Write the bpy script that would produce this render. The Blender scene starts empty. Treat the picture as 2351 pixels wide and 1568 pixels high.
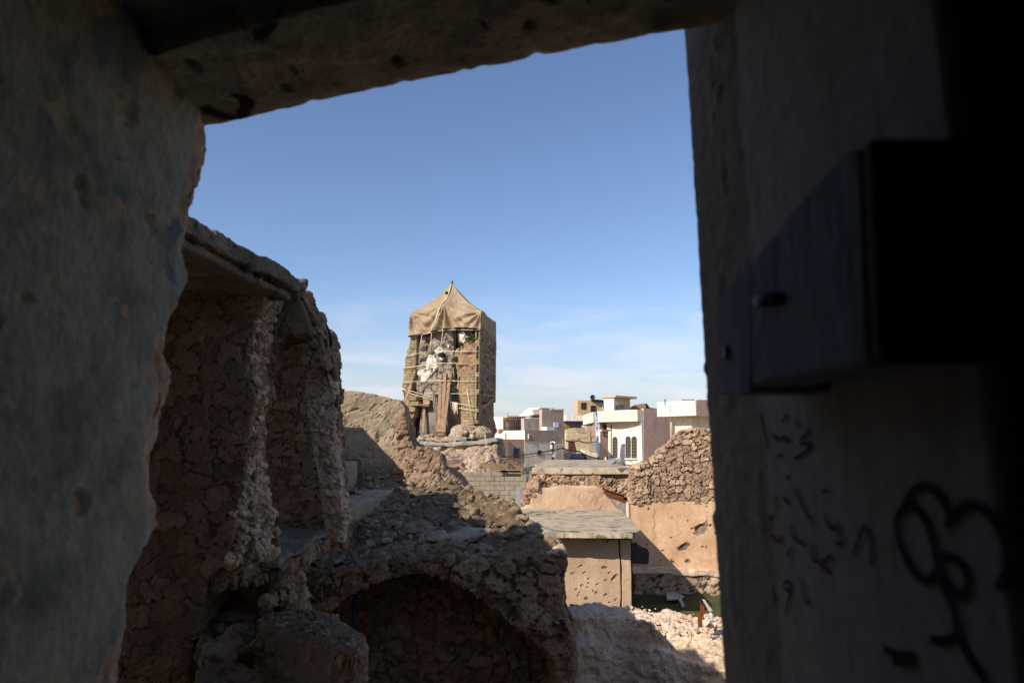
import bpy, bmesh, math, random
import numpy as np
from mathutils import Vector
random.seed(7); rng = np.random.RandomState(11)
S = bpy.context.scene
COL = S.collection
R = math.radians
# ------------------------------------------------------------------ camera
F, CX, CY, HOR = 1500.0, 1175.5, 784.0, 1010.0        # photo measured at 2351 x 1568
PITCH = math.atan((HOR - CY) / F)
cam_d = bpy.data.cameras.new("camera"); cam = bpy.data.objects.new("camera", cam_d); COL.objects.link(cam)
cam_d.lens = 36 * F / 2351.0; cam_d.sensor_width = 36
cam.location = (0, 0, 0); cam.rotation_euler = (R(90) + PITCH, 0, 0)
cam_d.clip_start = 0.02; cam_d.clip_end = 5000
cam_d.dof.use_dof = True; cam_d.dof.focus_distance = 22; cam_d.dof.aperture_fstop = 3.6
S.camera = cam
# ------------------------------------------------------------------ sun, sky, exposure
LIGHT = Vector((1.0, 1.07, -0.97)).normalized()
SUN_EL = math.asin(-LIGHT.z); SUN_AZ = math.atan2(-LIGHT.x, -LIGHT.y)
sun_d = bpy.data.lights.new("sun", 'SUN'); sun = bpy.data.objects.new("sun", sun_d); COL.objects.link(sun)
sun_d.energy = 4.4; sun_d.angle = R(0.5); sun_d.color = (1.0, 0.92, 0.82)
sun.rotation_euler = LIGHT.to_track_quat('-Z', 'Y').to_euler(); sun.location = (-30, -30, 40)
W = bpy.data.worlds.new("World"); S.world = W; W.use_nodes = True
nt = W.node_tree; nt.nodes.clear()
def wn(t, **k):
    n = nt.nodes.new(t)
    for a, b in k.items(): setattr(n, a, b)
    return n
sky = wn('ShaderNodeTexSky', sky_type='NISHITA'); sky.sun_disc = False
sky.sun_elevation = SUN_EL; sky.sun_rotation = SUN_AZ
sky.altitude = 300; sky.air_density = 1.0; sky.dust_density = 0.7; sky.ozone_density = 3.2
bg = wn('ShaderNodeBackground'); bg.inputs[1].default_value = 0.12
wo = wn('ShaderNodeOutputWorld')
tc = wn('ShaderNodeTexCoord'); mp = wn('ShaderNodeMapping'); mp.inputs['Scale'].default_value = (3.0, 3.0, 16.0); mp.inputs['Rotation'].default_value = (0.10, 0.16, 0)
nz = wn('ShaderNodeTexNoise'); nz.inputs['Scale'].default_value = 1.9; nz.inputs['Detail'].default_value = 7; nz.inputs['Roughness'].default_value = .58; nz.inputs['Distortion'].default_value = .5
rp = wn('ShaderNodeValToRGB'); rp.color_ramp.elements[0].position = .43; rp.color_ramp.elements[1].position = .74
sp = wn('ShaderNodeSeparateXYZ')
el1 = wn('ShaderNodeMapRange'); el1.inputs[1].default_value = .0; el1.inputs[2].default_value = .07
el2 = wn('ShaderNodeMapRange'); el2.inputs[1].default_value = .23; el2.inputs[2].default_value = .10
m1 = wn('ShaderNodeMath', operation='MULTIPLY'); m2 = wn('ShaderNodeMath', operation='MULTIPLY'); m3 = wn('ShaderNodeMath', operation='MULTIPLY'); m3.inputs[1].default_value = .6
mx = wn('ShaderNodeMixRGB'); mx.inputs[2].default_value = (6.2, 5.9, 6.2, 1)
hs = wn('ShaderNodeHueSaturation'); hs.inputs['Hue'].default_value = .505; hs.inputs['Saturation'].default_value = 1.0; hs.inputs['Value'].default_value = 1.0
L = nt.links.new
L(tc.outputs['Generated'], mp.inputs[0]); L(mp.outputs[0], nz.inputs['Vector']); L(nz.outputs['Fac'], rp.inputs[0])
L(tc.outputs['Generated'], sp.inputs[0]); L(sp.outputs['Z'], el1.inputs[0]); L(sp.outputs['Z'], el2.inputs[0])
L(rp.outputs[0], m1.inputs[0]); L(el1.outputs[0], m1.inputs[1]); L(m1.outputs[0], m2.inputs[0]); L(el2.outputs[0], m2.inputs[1]); L(m2.outputs[0], m3.inputs[0])
hz = wn('ShaderNodeMapRange', interpolation_type='SMOOTHSTEP'); hz.inputs[1].default_value = -.02; hz.inputs[2].default_value = .24; hz.inputs[3].default_value = .78; hz.inputs[4].default_value = 0
hm_ = wn('ShaderNodeMixRGB'); hm_.inputs[2].default_value = (3.65, 3.65, 4.0, 1)
L(sp.outputs['Z'], hz.inputs[0]); L(hz.outputs[0], hm_.inputs[0]); L(sky.outputs[0], hm_.inputs[1])
L(m3.outputs[0], mx.inputs[0]); L(hm_.outputs[0], hs.inputs['Color']); L(hs.outputs[0], mx.inputs[1]); L(mx.outputs[0], bg.inputs[0]); L(bg.outputs[0], wo.inputs[0])
S.view_settings.view_transform = 'Standard'; S.view_settings.look = 'None'
S.view_settings.exposure = 0.42; S.view_settings.gamma = 1.0
S.render.engine = 'CYCLES'
S.cycles.use_denoising = True
S.cycles.max_bounces = 8; S.cycles.diffuse_bounces = 5; S.cycles.sample_clamp_indirect = 6

# ------------------------------------------------------------------ helpers: pixels of the photo -> rays -> points
UP = Vector((0, -math.sin(PITCH), math.cos(PITCH))); FW = Vector((0, math.cos(PITCH), math.sin(PITCH)))
def ray(px, py): return Vector(((px - CX) / F, 0, 0)) + FW + UP * (-(py - CY) / F)
def P(px, py, Y): r = ray(px, py); return r * (Y / r.y)          # point at depth Y
def PZ(px, py, z): r = ray(px, py); return r * (z / r.z)          # point on height z
def PX(px, py, X): r = ray(px, py); return r * (X / r.x)
def hit(px, py, C, d):                                            # vertical plane through C along d
    r = ray(px, py); n = Vector((-d[1], d[0], 0))
    return r * (n.dot(Vector(C)) / n.dot(r))
def c1(p): return (872.1 + p[0] * .30228, 625.6 + p[1] * .30228)  # crop pixels -> photo pixels
def c2(p): return (910.0 + p[0] * .13301, 815.2 + p[1] * .13301)
def c3(p): return (1137.5 + p[0] * .30475, 1090.2 + p[1] * .3047)
def c4(p): return (1128.07 + p[0] * .10282, 929.0 + p[1] * .10278)
def c5(p): return (1308.2 + p[0] * .12094, 891.1 + p[1] * .12094)
def c8(p): return (1649.4 + p[0] * .40737, 929.0 + p[1] * .4075)
def cr2(p): return (1118.6 + p[0] * .23387, 872.1 + p[1] * .23387)

# ------------------------------------------------------------------ helpers: noise
M32 = np.uint32
def hsh(ix, iy, iz, seed=0):
    h = (ix.astype(np.int64) * 374761393 + iy.astype(np.int64) * 668265263 + iz.astype(np.int64) * 2147483647 + seed * 974711) & 0xFFFFFFFF
    h = h.astype(np.uint64)
    h = ((h ^ (h >> np.uint64(13))) * np.uint64(1274126177)) & np.uint64(0xFFFFFFFF)
    h = ((h ^ (h >> np.uint64(16))) * np.uint64(2246822519)) & np.uint64(0xFFFFFFFF)
    h = h ^ (h >> np.uint64(15))
    return (h & np.uint64(0xFFFFFF)).astype(np.float64) / float(0xFFFFFF)
def vnoise(p, seed=0):
    i = np.floor(p); f = p - i; f = f * f * (3 - 2 * f); i = i.astype(np.int64); out = 0
    for a in (0, 1):
        for b in (0, 1):
            for c in (0, 1):
                w = (f[:, 0] if a else 1 - f[:, 0]) * (f[:, 1] if b else 1 - f[:, 1]) * (f[:, 2] if c else 1 - f[:, 2])
                out = out + w * hsh(i[:, 0] + a, i[:, 1] + b, i[:, 2] + c, seed)
    return out * 2 - 1
def fbm(p, octv=4, seed=0, gain=.5):
    o = 0; a = 1; t = 0
    for k in range(octv):
        o = o + a * vnoise(p * (2.03 ** k) + 17.3 * k, seed + k); t += a; a *= gain
    return o / t
def worley(p, seed=0):
    i = np.floor(p).astype(np.int64); n = len(p)
    f1 = np.full(n, 9.0); f2 = np.full(n, 9.0); cid = np.zeros(n)
    for a in (-1, 0, 1):
        for b in (-1, 0, 1):
            for c in (-1, 0, 1):
                x, y, z = i[:, 0] + a, i[:, 1] + b, i[:, 2] + c
                q = np.stack([x + .1 + .8 * hsh(x, y, z, seed), y + .1 + .8 * hsh(x, y, z, seed + 1), z + .1 + .8 * hsh(x, y, z, seed + 2)], 1)
                d = np.sqrt(((q - p) ** 2).sum(1)); h = hsh(x, y, z, seed + 3)
                m = d < f1
                f2 = np.where(m, f1, np.minimum(f2, d)); cid = np.where(m, h, cid); f1 = np.where(m, d, f1)
    return f1, f2, cid
def sstep(a, b, x): t = np.clip((x - a) / (b - a), 0, 1); return t * t * (3 - 2 * t)

# ------------------------------------------------------------------ helpers: objects
def off(o):
    v = Vector((0, 0, 0))
    while o is not None: v += o.location; o = o.parent
    return v
def link(name, me, m, parent=None):
    o = bpy.data.objects.new(name, me); COL.objects.link(o)
    if m is not None:
        me.materials.append(m)
        if m.get('masonry') and 'cell' not in me.attributes:
            w = getv(me); w = w + .12 * np.stack([fbm(w / .22 + 5.1 * j, 3, j) for j in range(3)], 1); f1, f2, cid = worley(w / .28, 3); attr(me, 'cell', cid); attr(me, 'edge', sstep(0, .1, f2 - f1))
    if parent is not None:
        o.parent = parent; d = off(parent)
        if d.length > 0: me.transform(__import__('mathutils').Matrix.Translation(-d))
    return o
def thing(name, label, cat, loc=(0, 0, 0), group=None):
    o = bpy.data.objects.new(name, None); COL.objects.link(o); o.location = loc; o.empty_display_size = .2
    return tag(o, label, cat, group)
def tag(o, label, cat, group=None):
    o['label'] = label; o['category'] = cat
    if group: o['group'] = group
    return o
def kind(o, k): o['kind'] = k; return o
def smooth(me, on=True):
    me.polygons.foreach_set('use_smooth', [on] * len(me.polygons))
class MB:
    def __init__(s): s.v = []; s.f = []
    def add(s, vs, fs):
        b = len(s.v); s.v += [tuple(v) for v in vs]; s.f += [tuple(i + b for i in f) for f in fs]; return s
    def prism(s, pts, ext):
        n = len(pts); e = Vector(ext); a = [Vector(p) for p in pts]
        return s.add(a + [p + e for p in a], [tuple(range(n))[::-1], tuple(range(n, 2 * n))] + [(i, (i + 1) % n, n + (i + 1) % n, n + i) for i in range(n)])
    def box(s, a, b):
        return s.prism([(a[0], a[1], a[2]), (b[0], a[1], a[2]), (b[0], b[1], a[2]), (a[0], b[1], a[2])], (0, 0, b[2] - a[2]))
    def bar(s, p, q, w, h, up=(0, 0, 1)):
        p, q = Vector(p), Vector(q); d = (q - p).normalized(); u = Vector(up)
        if abs(d.dot(u)) > .95: u = Vector((0, 1, 0))
        x = d.cross(u).normalized(); y = x.cross(d)
        return s.prism([p - x * w / 2 - y * h / 2, p + x * w / 2 - y * h / 2, p + x * w / 2 + y * h / 2, p - x * w / 2 + y * h / 2], q - p)
    def tube(s, pts, r, n=6):
        pts = [Vector(p) for p in pts]; rings = []
        for i, p in enumerate(pts):
            d = (pts[min(i + 1, len(pts) - 1)] - pts[max(i - 1, 0)]).normalized()
            u = Vector((0, 0, 1)) if abs(d.z) < .9 else Vector((1, 0, 0))
            x = d.cross(u).normalized(); y = x.cross(d)
            rr = r[i] if isinstance(r, (list, tuple)) else r
            rings.append([p + (x * math.cos(2 * math.pi * k / n) + y * math.sin(2 * math.pi * k / n)) * rr for k in range(n)])
        vs = [v for g in rings for v in g]; fs = []
        for i in range(len(pts) - 1):
            for k in range(n): fs.append((i * n + k, i * n + (k + 1) % n, (i + 1) * n + (k + 1) % n, (i + 1) * n + k))
        fs += [tuple(range(n))[::-1], tuple(range((len(pts) - 1) * n, len(pts) * n))]
        return s.add(vs, fs)
    def lathe(s, c, prof, n=16, sx=1, sy=1):
        vs = []; fs = []
        for (r, z) in prof:
            for k in range(n): a = 2 * math.pi * k / n; vs.append((c[0] + r * math.cos(a) * sx, c[1] + r * math.sin(a) * sy, c[2] + z))
        m = len(prof)
        for i in range(m - 1):
            for k in range(n): fs.append((i * n + k, i * n + (k + 1) % n, (i + 1) * n + (k + 1) % n, (i + 1) * n + k))
        fs += [tuple(range(n))[::-1], tuple(range((m - 1) * n, m * n))]
        return s.add(vs, fs)
    def rock(s, c, r, seed=0, sub=2, sq=(1, 1, .7)):
        bm = bmesh.new(); bmesh.ops.create_icosphere(bm, subdivisions=sub, radius=1)
        v = np.array([x.co[:] for x in bm.verts]); fs = [tuple(q.index for q in f.verts) for f in bm.faces]; bm.free()
        rs = np.random.RandomState(seed)
        for k in range(12):                                           # chop flat facets off the ball
            n = rs.normal(size=3); n /= np.linalg.norm(n); dd = rs.uniform(.34, .8); t = v @ n - dd
            v = v - np.outer(np.maximum(t, 0), n) * .92
        v = v * (1.12 + .07 * fbm(v * 1.6 + seed * 3.1, 3, seed))[:, None]
        a = rs.uniform(0, 6.28); ca, sa = math.cos(a), math.sin(a)
        v = v * np.array(sq) * r; v = np.stack([v[:, 0] * ca - v[:, 1] * sa, v[:, 0] * sa + v[:, 1] * ca, v[:, 2]], 1)
        return s.add(v + np.array(c), fs)
    def mesh(s, name='m', fix=True):
        me = bpy.data.meshes.new(name); me.from_pydata(s.v, [], s.f)
        if fix:
            bm = bmesh.new(); bm.from_mesh(me); bmesh.ops.recalc_face_normals(bm, faces=bm.faces); bm.to_mesh(me); bm.free()
        me.update(); return me
    def build(s, name, m, parent=None, sm=False, bevel=0):
        me = s.mesh(name)
        if bevel:
            bm = bmesh.new(); bm.from_mesh(me)
            bmesh.ops.bevel(bm, geom=list(bm.edges), offset=bevel, segments=1, affect='EDGES', clamp_overlap=True); bm.to_mesh(me); bm.free()
        smooth(me, sm); return link(name, me, m, parent)
def getv(me):
    a = np.empty(len(me.vertices) * 3); me.vertices.foreach_get('co', a); return a.reshape(-1, 3)
def getn(me):
    a = np.empty(len(me.vertices) * 3); me.vertex_normals.foreach_get('vector', a); return a.reshape(-1, 3)
def setv(me, v): me.vertices.foreach_set('co', v.astype(np.float32).ravel()); me.update()
def attr(me, nm, a):
    at = me.attributes.new(nm, 'FLOAT', 'POINT'); at.data.foreach_set('value', a.astype(np.float32))
def displace(me, ops, seed=0):
    for k, op in enumerate(ops):
        v = getv(me); n = getn(me)
        if op[0] == 'fbm':                                            # amp, size, octaves
            d = op[1] * fbm(v / op[2], op[3] if len(op) > 3 else 4, seed + k)
        elif op[0] == 'vec':
            q = np.stack([fbm(v / op[2] + 31.7 * j, 3, seed + k + j * 7) for j in range(3)], 1); setv(me, v + q * op[1]); continue
        elif op[0] == 'chip':                                         # bites taken out
            d = -op[1] * sstep(.1, .55, fbm(v / op[2], 4, seed + k))
        elif op[0] == 'ridge':
            d = op[1] * (1 - 2 * np.abs(fbm(v / op[2], 4, seed + k, .6)) * 2.2)
        elif op[0] == 'crack':                                        # narrow open joints: depth, (sx, sy, sz), width
            w = v + op[2][0] * .55 * np.stack([fbm(v / (op[2][0] * .9) + 5.1 * j, 4, seed + j) for j in range(3)], 1)
            f1, f2, cid = worley(w / np.array(op[2]), seed + k); d = -op[1] * (1 - sstep(0, op[3], f2 - f1)) * sstep(.12, .35, cid)
        elif op[0] == 'stone':                                        # amp, (sx, sy, sz), joint width
            w = v + op[2][0] * .5 * np.stack([fbm(v / (op[2][0] * .9) + 5.1 * j, 4, seed + j) for j in range(3)], 1)
            f1, f2, cid = worley(w / np.array(op[2]), seed + k)
            jw = op[3] if len(op) > 3 else .14
            e = sstep(0, jw, f2 - f1)
            d = op[1] * .55 * (e - .6) + op[1] * .9 * (cid - .5) * e + op[1] * .45 * fbm(v / (op[2][0] * .4), 5, seed + 50, .6)
            attr(me, 'cell', cid); attr(me, 'edge', e)
        setv(me, v + n * d[:, None])
def keep_largest(me):
    bm = bmesh.new(); bm.from_mesh(me); seen = set(); best = []
    for v in bm.verts:
        if v.index in seen: continue
        st = [v]; seen.add(v.index); isl = []
        while st:
            x = st.pop(); isl.append(x)
            for e in x.link_edges:
                w = e.other_vert(x)
                if w.index not in seen: seen.add(w.index); st.append(w)
        best.append(isl)
    best.sort(key=len)
    bmesh.ops.delete(bm, geom=[v for i in best[:-1] for v in i], context='VERTS'); bm.to_mesh(me); bm.free()
def rough(name, mb, vox, m, parent=None, ops=(), seed=0, sm=None, one=False):
    me = mb.mesh(name + '_raw'); o = bpy.data.objects.new('raw', me); COL.objects.link(o)
    md = o.modifiers.new('r', 'REMESH'); md.mode = 'VOXEL'; md.voxel_size = vox; md.adaptivity = 0
    dg = bpy.context.evaluated_depsgraph_get(); dg.update()
    me2 = bpy.data.meshes.new_from_object(o.evaluated_get(dg)); me2.name = name
    if one: keep_largest(me2)
    bpy.data.objects.remove(o); bpy.data.meshes.remove(me)
    displace(me2, ops, seed); smooth(me2, sm if sm is not None else not any(o_[0] in ('stone', 'chip', 'ridge', 'crack') for o_ in ops))
    return link(name, me2, m, parent)
def grid(name, A, m, parent=None, sm=True, attrs=None):              # A: (n, m, 3)
    n, k, _ = A.shape; idx = np.arange(n * k).reshape(n, k)
    f = np.stack([idx[:-1, :-1], idx[:-1, 1:], idx[1:, 1:], idx[1:, :-1]], -1).reshape(-1, 4)
    me = bpy.data.meshes.new(name); me.from_pydata(A.reshape(-1, 3).tolist(), [], f.tolist())
    smooth(me, sm)
    for a, b in (attrs or {}).items(): attr(me, a, b.ravel())
    me.update(); return link(name, me, m, parent)
def copy_tree(o, parent=None):
    c = o.copy(); COL.objects.link(c); c.parent = parent
    for ch in [x for x in list(COL.objects) if x.parent == o]: copy_tree(ch, c)
    return c

# ------------------------------------------------------------------ helpers: materials
def lin(c):
    if isinstance(c, str): c = [int(c[i:i + 2], 16) / 255 for i in (0, 2, 4)]
    return tuple((x / 12.92 if x <= .04045 else ((x + .055) / 1.055) ** 2.4) for x in c) + (1,)
def mat(name, cols, size=.5, fine=.04, bump=.4, rough_=.92, spread=.22, masonry=None, brick=None, streak=None, spots=None, mask=None, metal=0, aniso=None, bdist=.02):
    """cols: sRGB hex from dark to light; size: metres of the big mottling, fine: metres of the grain"""
    m = bpy.data.materials.new(name); m.use_nodes = True; t = m.node_tree; N = t.nodes; Lk = t.links.new
    b = N['Principled BSDF']; b.inputs['Roughness'].default_value = rough_; b.inputs['Metallic'].default_value = metal
    b.inputs['Specular IOR Level'].default_value = .25
    co = N.new('ShaderNodeTexCoord'); src = co.outputs['Object']
    if aniso:
        mp = N.new('ShaderNodeMapping'); mp.inputs['Scale'].default_value = aniso; Lk(src, mp.inputs[0]); src = mp.outputs[0]
    def noise(sz, det=7, ro=.6, dist=.2):
        n = N.new('ShaderNodeTexNoise'); n.inputs['Scale'].default_value = 1 / sz; n.inputs['Detail'].default_value = det
        n.inputs['Roughness'].default_value = ro; n.inputs['Distortion'].default_value = dist; Lk(src, n.inputs['Vector']); return n.outputs['Fac']
    def mix(f, a, c, typ='MIX'):
        x = N.new('ShaderNodeMixRGB'); x.blend_type = typ
        for s, v in ((0, f), (1, a), (2, c)):
            if hasattr(v, 'links'): Lk(v, x.inputs[s])
            else: x.inputs[s].default_value = v
        return x.outputs[0]
    def ramp(f, stops):
        r = N.new('ShaderNodeValToRGB'); e = r.color_ramp.elements
        while len(e) < len(stops): e.new(.5)
        for q, (p, c) in zip(e, stops): q.position = p; q.color = c
        Lk(f, r.inputs[0]); return r.outputs[0]
    n1 = noise(size); k = len(cols)
    stops = [(.5 + spread * (2 * i / max(k - 1, 1) - 1), lin(c)) for i, c in enumerate(cols)]
    col = ramp(n1, stops)
    n2 = noise(fine, 5, .65)
    col = mix(.55, col, ramp(n2, [(.3, (.62, .62, .62, 1)), (.7, (1.25, 1.25, 1.25, 1))]), 'MULTIPLY')
    h = n2
    bn = N.new('ShaderNodeBump'); bn.inputs['Strength'].default_value = bump; bn.inputs['Distance'].default_value = bdist
    if masonry:
        m['masonry'] = 1                                              # reads the cell / edge attributes
        a = N.new('ShaderNodeAttribute'); a.attribute_name = 'cell'; e = N.new('ShaderNodeAttribute'); e.attribute_name = 'edge'
        sc = ramp(a.outputs['Fac'], [(i / (len(masonry[0]) - 1), lin(c)) for i, c in enumerate(masonry[0])])
        sc = mix(.45, sc, col)
        er = ramp(e.outputs['Fac'], [(.15, (1, 1, 1, 1)), (.75, (0, 0, 0, 1))])
        col = mix(er, sc, lin(masonry[1]))
        col = mix(.5, col, ramp(n2, [(.3, (.6, .6, .6, 1)), (.7, (1.25, 1.25, 1.25, 1))]), 'MULTIPLY')
    if brick:                                                         # (w, h, axis, mortar colour)
        s2 = N.new('ShaderNodeSeparateXYZ'); Lk(co.outputs['Object'], s2.inputs[0]); cb = N.new('ShaderNodeCombineXYZ')
        ad = N.new('ShaderNodeMath'); ad.operation = 'ADD'; Lk(s2.outputs['X'], ad.inputs[0]); Lk(s2.outputs['Y'], ad.inputs[1])
        Lk(ad.outputs[0], cb.inputs[0]); Lk(s2.outputs['Z'], cb.inputs[1])
        bt = N.new('ShaderNodeTexBrick'); bt.inputs['Scale'].default_value = 1; bt.inputs['Brick Width'].default_value = brick[0]; bt.inputs['Row Height'].default_value = brick[1]
        bt.inputs['Mortar Size'].default_value = brick[1] * .12; bt.inputs['Color1'].default_value = (.75, .75, .75, 1); bt.inputs['Color2'].default_value = (1.15, 1.15, 1.15, 1); bt.inputs['Mortar'].default_value = lin(brick[2])
        Lk(cb.outputs[0], bt.inputs['Vector']); col = mix(.8, col, bt.outputs['Color'], 'MULTIPLY')
    if streak:                                                        # (colour, width, amount) run-down stains
        mp2 = N.new('ShaderNodeMapping'); mp2.inputs['Scale'].default_value = (1 / streak[1], 1 / streak[1], .12 / streak[1]); Lk(co.outputs['Object'], mp2.inputs[0])
        n = N.new('ShaderNodeTexNoise'); n.inputs['Scale'].default_value = 1; n.inputs['Detail'].default_value = 6; n.inputs['Roughness'].default_value = .65; Lk(mp2.outputs[0], n.inputs['Vector'])
        f = ramp(n.outputs['Fac'], [(.5, (0, 0, 0, 1)), (.75, (streak[2],) * 3 + (1,))]); col = mix(f, col, lin(streak[0]))
    for sp_ in (spots or []):                                         # (colour, size, threshold)
        f = ramp(noise(sp_[1], 4, .55, .6), [(sp_[2], (0, 0, 0, 1)), (sp_[2] + .05, (1, 1, 1, 1))]); col = mix(f, col, lin(sp_[0]))
    if mask:                                                          # ('attr', colour hexes)
        a = N.new('ShaderNodeAttribute'); a.attribute_name = mask[0]
        mc = ramp(n1, [(.35, lin(mask[1])), (.65, lin(mask[2]))]); mc = mix(.5, mc, ramp(n2, [(.3, (.5, .5, .5, 1)), (.7, (1.3, 1.3, 1.3, 1))]), 'MULTIPLY')
        col = mix(a.outputs['Fac'], col, mc)
    n3 = noise(fine * 5, 4, .6)
    hm = N.new('ShaderNodeMath'); hm.operation = 'MULTIPLY_ADD'; hm.inputs[1].default_value = 1.6; Lk(n3, hm.inputs[0]); Lk(h, hm.inputs[2])
    Lk(hm.outputs[0], bn.inputs['Height']); Lk(bn.outputs[0], b.inputs['Normal']); Lk(col, b.inputs['Base Color'])
    return m
# ------------------------------------------------------------------ materials
M = {}
M['dark_plaster'] = mat('blue_grey_plaster', ['544f44', '76705f', '918874', '79735f'], .17, .018, .42, streak=('4f5a5c', .03, .5), spots=[('978163', .10, .61), ('57605e', .2, .6)], mask=('broken', '7d674f', 'b09473'))
M['grey_paint'] = mat('grey_painted_plaster', ['9b978e', 'a7a39a', 'b3afa5'], .5, .03, .12, streak=('6c5a42', .03, .4), spots=[('6a5236', .045, .72)])
M['soffit'] = mat('stained_soffit_plaster', ['5a5349', '968b7c', 'b3a693', '7d7265'], .18, .03, .5, spots=[('2d2926', .13, .6), ('3b4a55', .22, .68)])
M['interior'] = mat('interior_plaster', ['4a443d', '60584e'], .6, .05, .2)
M['black_wood'] = mat('dark_brown_timber', ['5a3d2a', '7a553b', '694a34'], .1, .02, .3, aniso=(1, 1, .15))
M['bracket'] = mat('bluish_painted_wood', ['72757c', '8b8e95', '9a9da2'], .12, .02, .3, spots=[('6d5230', .05, .7)], aniso=(1, 1, .4))
M['ink_blue'] = mat('blue_ink', ['1c2458', '27306e'], .1, .02, 0)
M['ink_black'] = mat('black_ink', ['1f2122', '2c2e30'], .1, .02, 0)
M['ink_red'] = mat('red_ink', ['6d1434', '8a1c40'], .1, .02, 0)
M['ground'] = mat('dusty_ground', ['6d5f4e', '85755f', '9a8a72'], 3, .12, .4)
STONES_ = (['6b5546', '8d7460', '9f866c', '7d6a5c', 'b09a80', '8a6e58'], '75604d')
M['stone_shade'] = mat('shade_toned_rubble_stone', ['6b5440', '876c53', '9f8266'], .4, .03, .8, masonry=(['68503c', '846850', '94765c', '735c48', 'a88c70', '7c614a'], '66503d'), spots=[('7c5b45', .5, .66)])  # darker copy of the rubble stone, shade put into its colour
M['stone_pale'] = mat('pale_broken_stone', ['b8997c', 'ceb193', 'dcc4a8'], .25, .03, .8, masonry=(['b59577', 'cbac8c', 'd8bd9e', 'bd9f84', 'e2caae', 'c4a585'], 'a68a6e'))  # broken stone, made paler still for the light bounced onto it
M['stone_near'] = mat('shade_toned_wall_stone', ['6b5440', '876c53', '9f8266'], .2, .016, .8, masonry=(['68503c', '846850', '94765c', '735c48', 'a88c70', '7c614a'], '6a5340'), bdist=.01, spots=[('77543f', .35, .66)])  # the shade-darkened stone colours again, at a finer grain
M['pale_near'] = mat('bounce_lit_broken_stone', ['b8997c', 'ceb193', 'dcc4a8'], .14, .016, .9, masonry=(['b59577', 'cbac8c', 'd8bd9e', 'bd9f84', 'e2caae', 'c4a585'], 'a68a6e'), bdist=.01)  # fresh broken stone with bounced light added to its paleness, finer grain
M['floor_grey'] = mat('dusty_grey_floor', ['5f574b', '776e5f', '8a7f6e'], .3, .02, .5, spots=[('4b463f', .15, .6)])
M['stump_plaster'] = mat('brown_grey_stump_plaster', ['5d5348', '71665a', '83776a'], .25, .02, .5)
M['stone_lit'] = mat('sun_toned_rubble_stone', ['826a55', '9c826a', 'b0967a'], .4, .05, .7, masonry=(['6b5341', '93775e', 'ac8c6e', '785e4a', 'cdb293', '8a6a50'], '3a2b20'))  # lighter copy of the rubble stone for the sunlit parts
M['earth'] = mat('earthy_masonry', ['6f5a46', '917860', 'a88f74'], .5, .04, .9, spots=[('5b4838', .18, .66)])
M['gravel'] = mat('grey_rubble_soil', ['4a3c2c', '6a5843', '857056'], .15, .025, 1.0)
M['pebble'] = mat('rubble_chips', ['4f4333', '715f4b', '928066', 'b3a48c'], .12, .02, .6)
M['boulder'] = mat('limestone_block', ['86735e', 'a38f78', 'bda98f'], .22, .02, .8)
M['slab_concrete'] = mat('weathered_slab_concrete', ['4f473c', '6b6153', '7f7363'], .3, .03, .7, spots=[('4b4236', .2, .62)])
M['cement'] = mat('grey_cement', ['73737a', '858587', '969492'], .5, .03, .35)
M['plaster_wall'] = mat('tan_wall_plaster', ['84745f', '9a886f', 'a9977d'], .9, .05, .7, spots=[('7a6a55', .35, .64)])
M['gypsum'] = mat('pinkish_gypsum_render', ['b5987f', 'd0b599', 'dfc8ae', 'c8a98d'], .35, .025, 1.0, spots=[('e6dccf', .16, .63), ('8d7150', .3, .68)])
M['outer_skin'] = mat('dull_outer_plaster', ['5f5243', '75664f', '86765f'], .4, .03, .6, spots=[('4d4133', .15, .62)])
M['orange_plaster'] = mat('orange_tan_plaster', ['b38560', 'c6976d', 'd2a67e'], 1.0, .06, .2, streak=('b98a64', .15, .5), spots=[('cdb291', .5, .66)])
M['hut_plaster'] = mat('tan_hut_plaster', ['a68a6f', 'b6997c', 'c4a88b'], .8, .05, .25, streak=('857059', .12, .35), mask=('broken', '4d4036', '8a745d'))
M['roof_moss'] = mat('weathered_roof_screed', ['857762', 'a6957d', 'bdac93', '93866a'], .45, .04, .5, spots=[('6d6743', .7, .6), ('5f574b', .35, .6), ('b9ad9a', .5, .63)])
M['patch_pink'] = mat('pinkish_old_plaster', ['a5866e', 'b69880'], .4, .05, .4)
M['dark_patch'] = mat('bare_grey_cement_patch', ['3c362f', '4d463d'], .2, .04, .6)
M['crater'] = mat('exposed_rubble_hole', ['5a4a3c', '8c7660'], .08, .02, .8)
M['grass'] = mat('courtyard_grass', ['2f3a16', '43501f', '5a5f2c'], .3, .05, .8)
M['block'] = mat('grey_cement_block', ['776d5d', '8a7f6e', '99907f'], .5, .04, .5)
M['mortar'] = mat('mortar', ['6c665b', '7d766a'], .3, .04, .4)
M['timber'] = mat('weathered_brown_timber', ['5f4a38', '7f6650', '977c62'], .3, .03, .4, aniso=(.4, .4, 1))
M['timber_red'] = mat('reddish_brown_timber', ['7d644e', '9a7d63', 'b09278'], .4, .05, .4)
M['corrugated'] = mat('galvanised_sheet', ['8f979c', 'a9b0b4', 'bcc2c4'], .4, .04, .1, rough_=.45, metal=.6)
M['rust'] = mat('rusty_steel', ['4a2a18', '70401f', '8a5228'], .06, .02, .5, rough_=.8)
M['pipe_blue'] = mat('blue_plastic_pipe', ['222c48', '2b3656'], .3, .03, .05, rough_=.5)
M['wire'] = mat('black_cable', ['1b1a1a', '262524'], .2, .02, 0, rough_=.6)
M['post'] = mat('galvanised_post', ['8e9498', 'a4a9ab'], .2, .03, .1, rough_=.5, metal=.4, spots=[('7a5230', .08, .7)])
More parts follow.
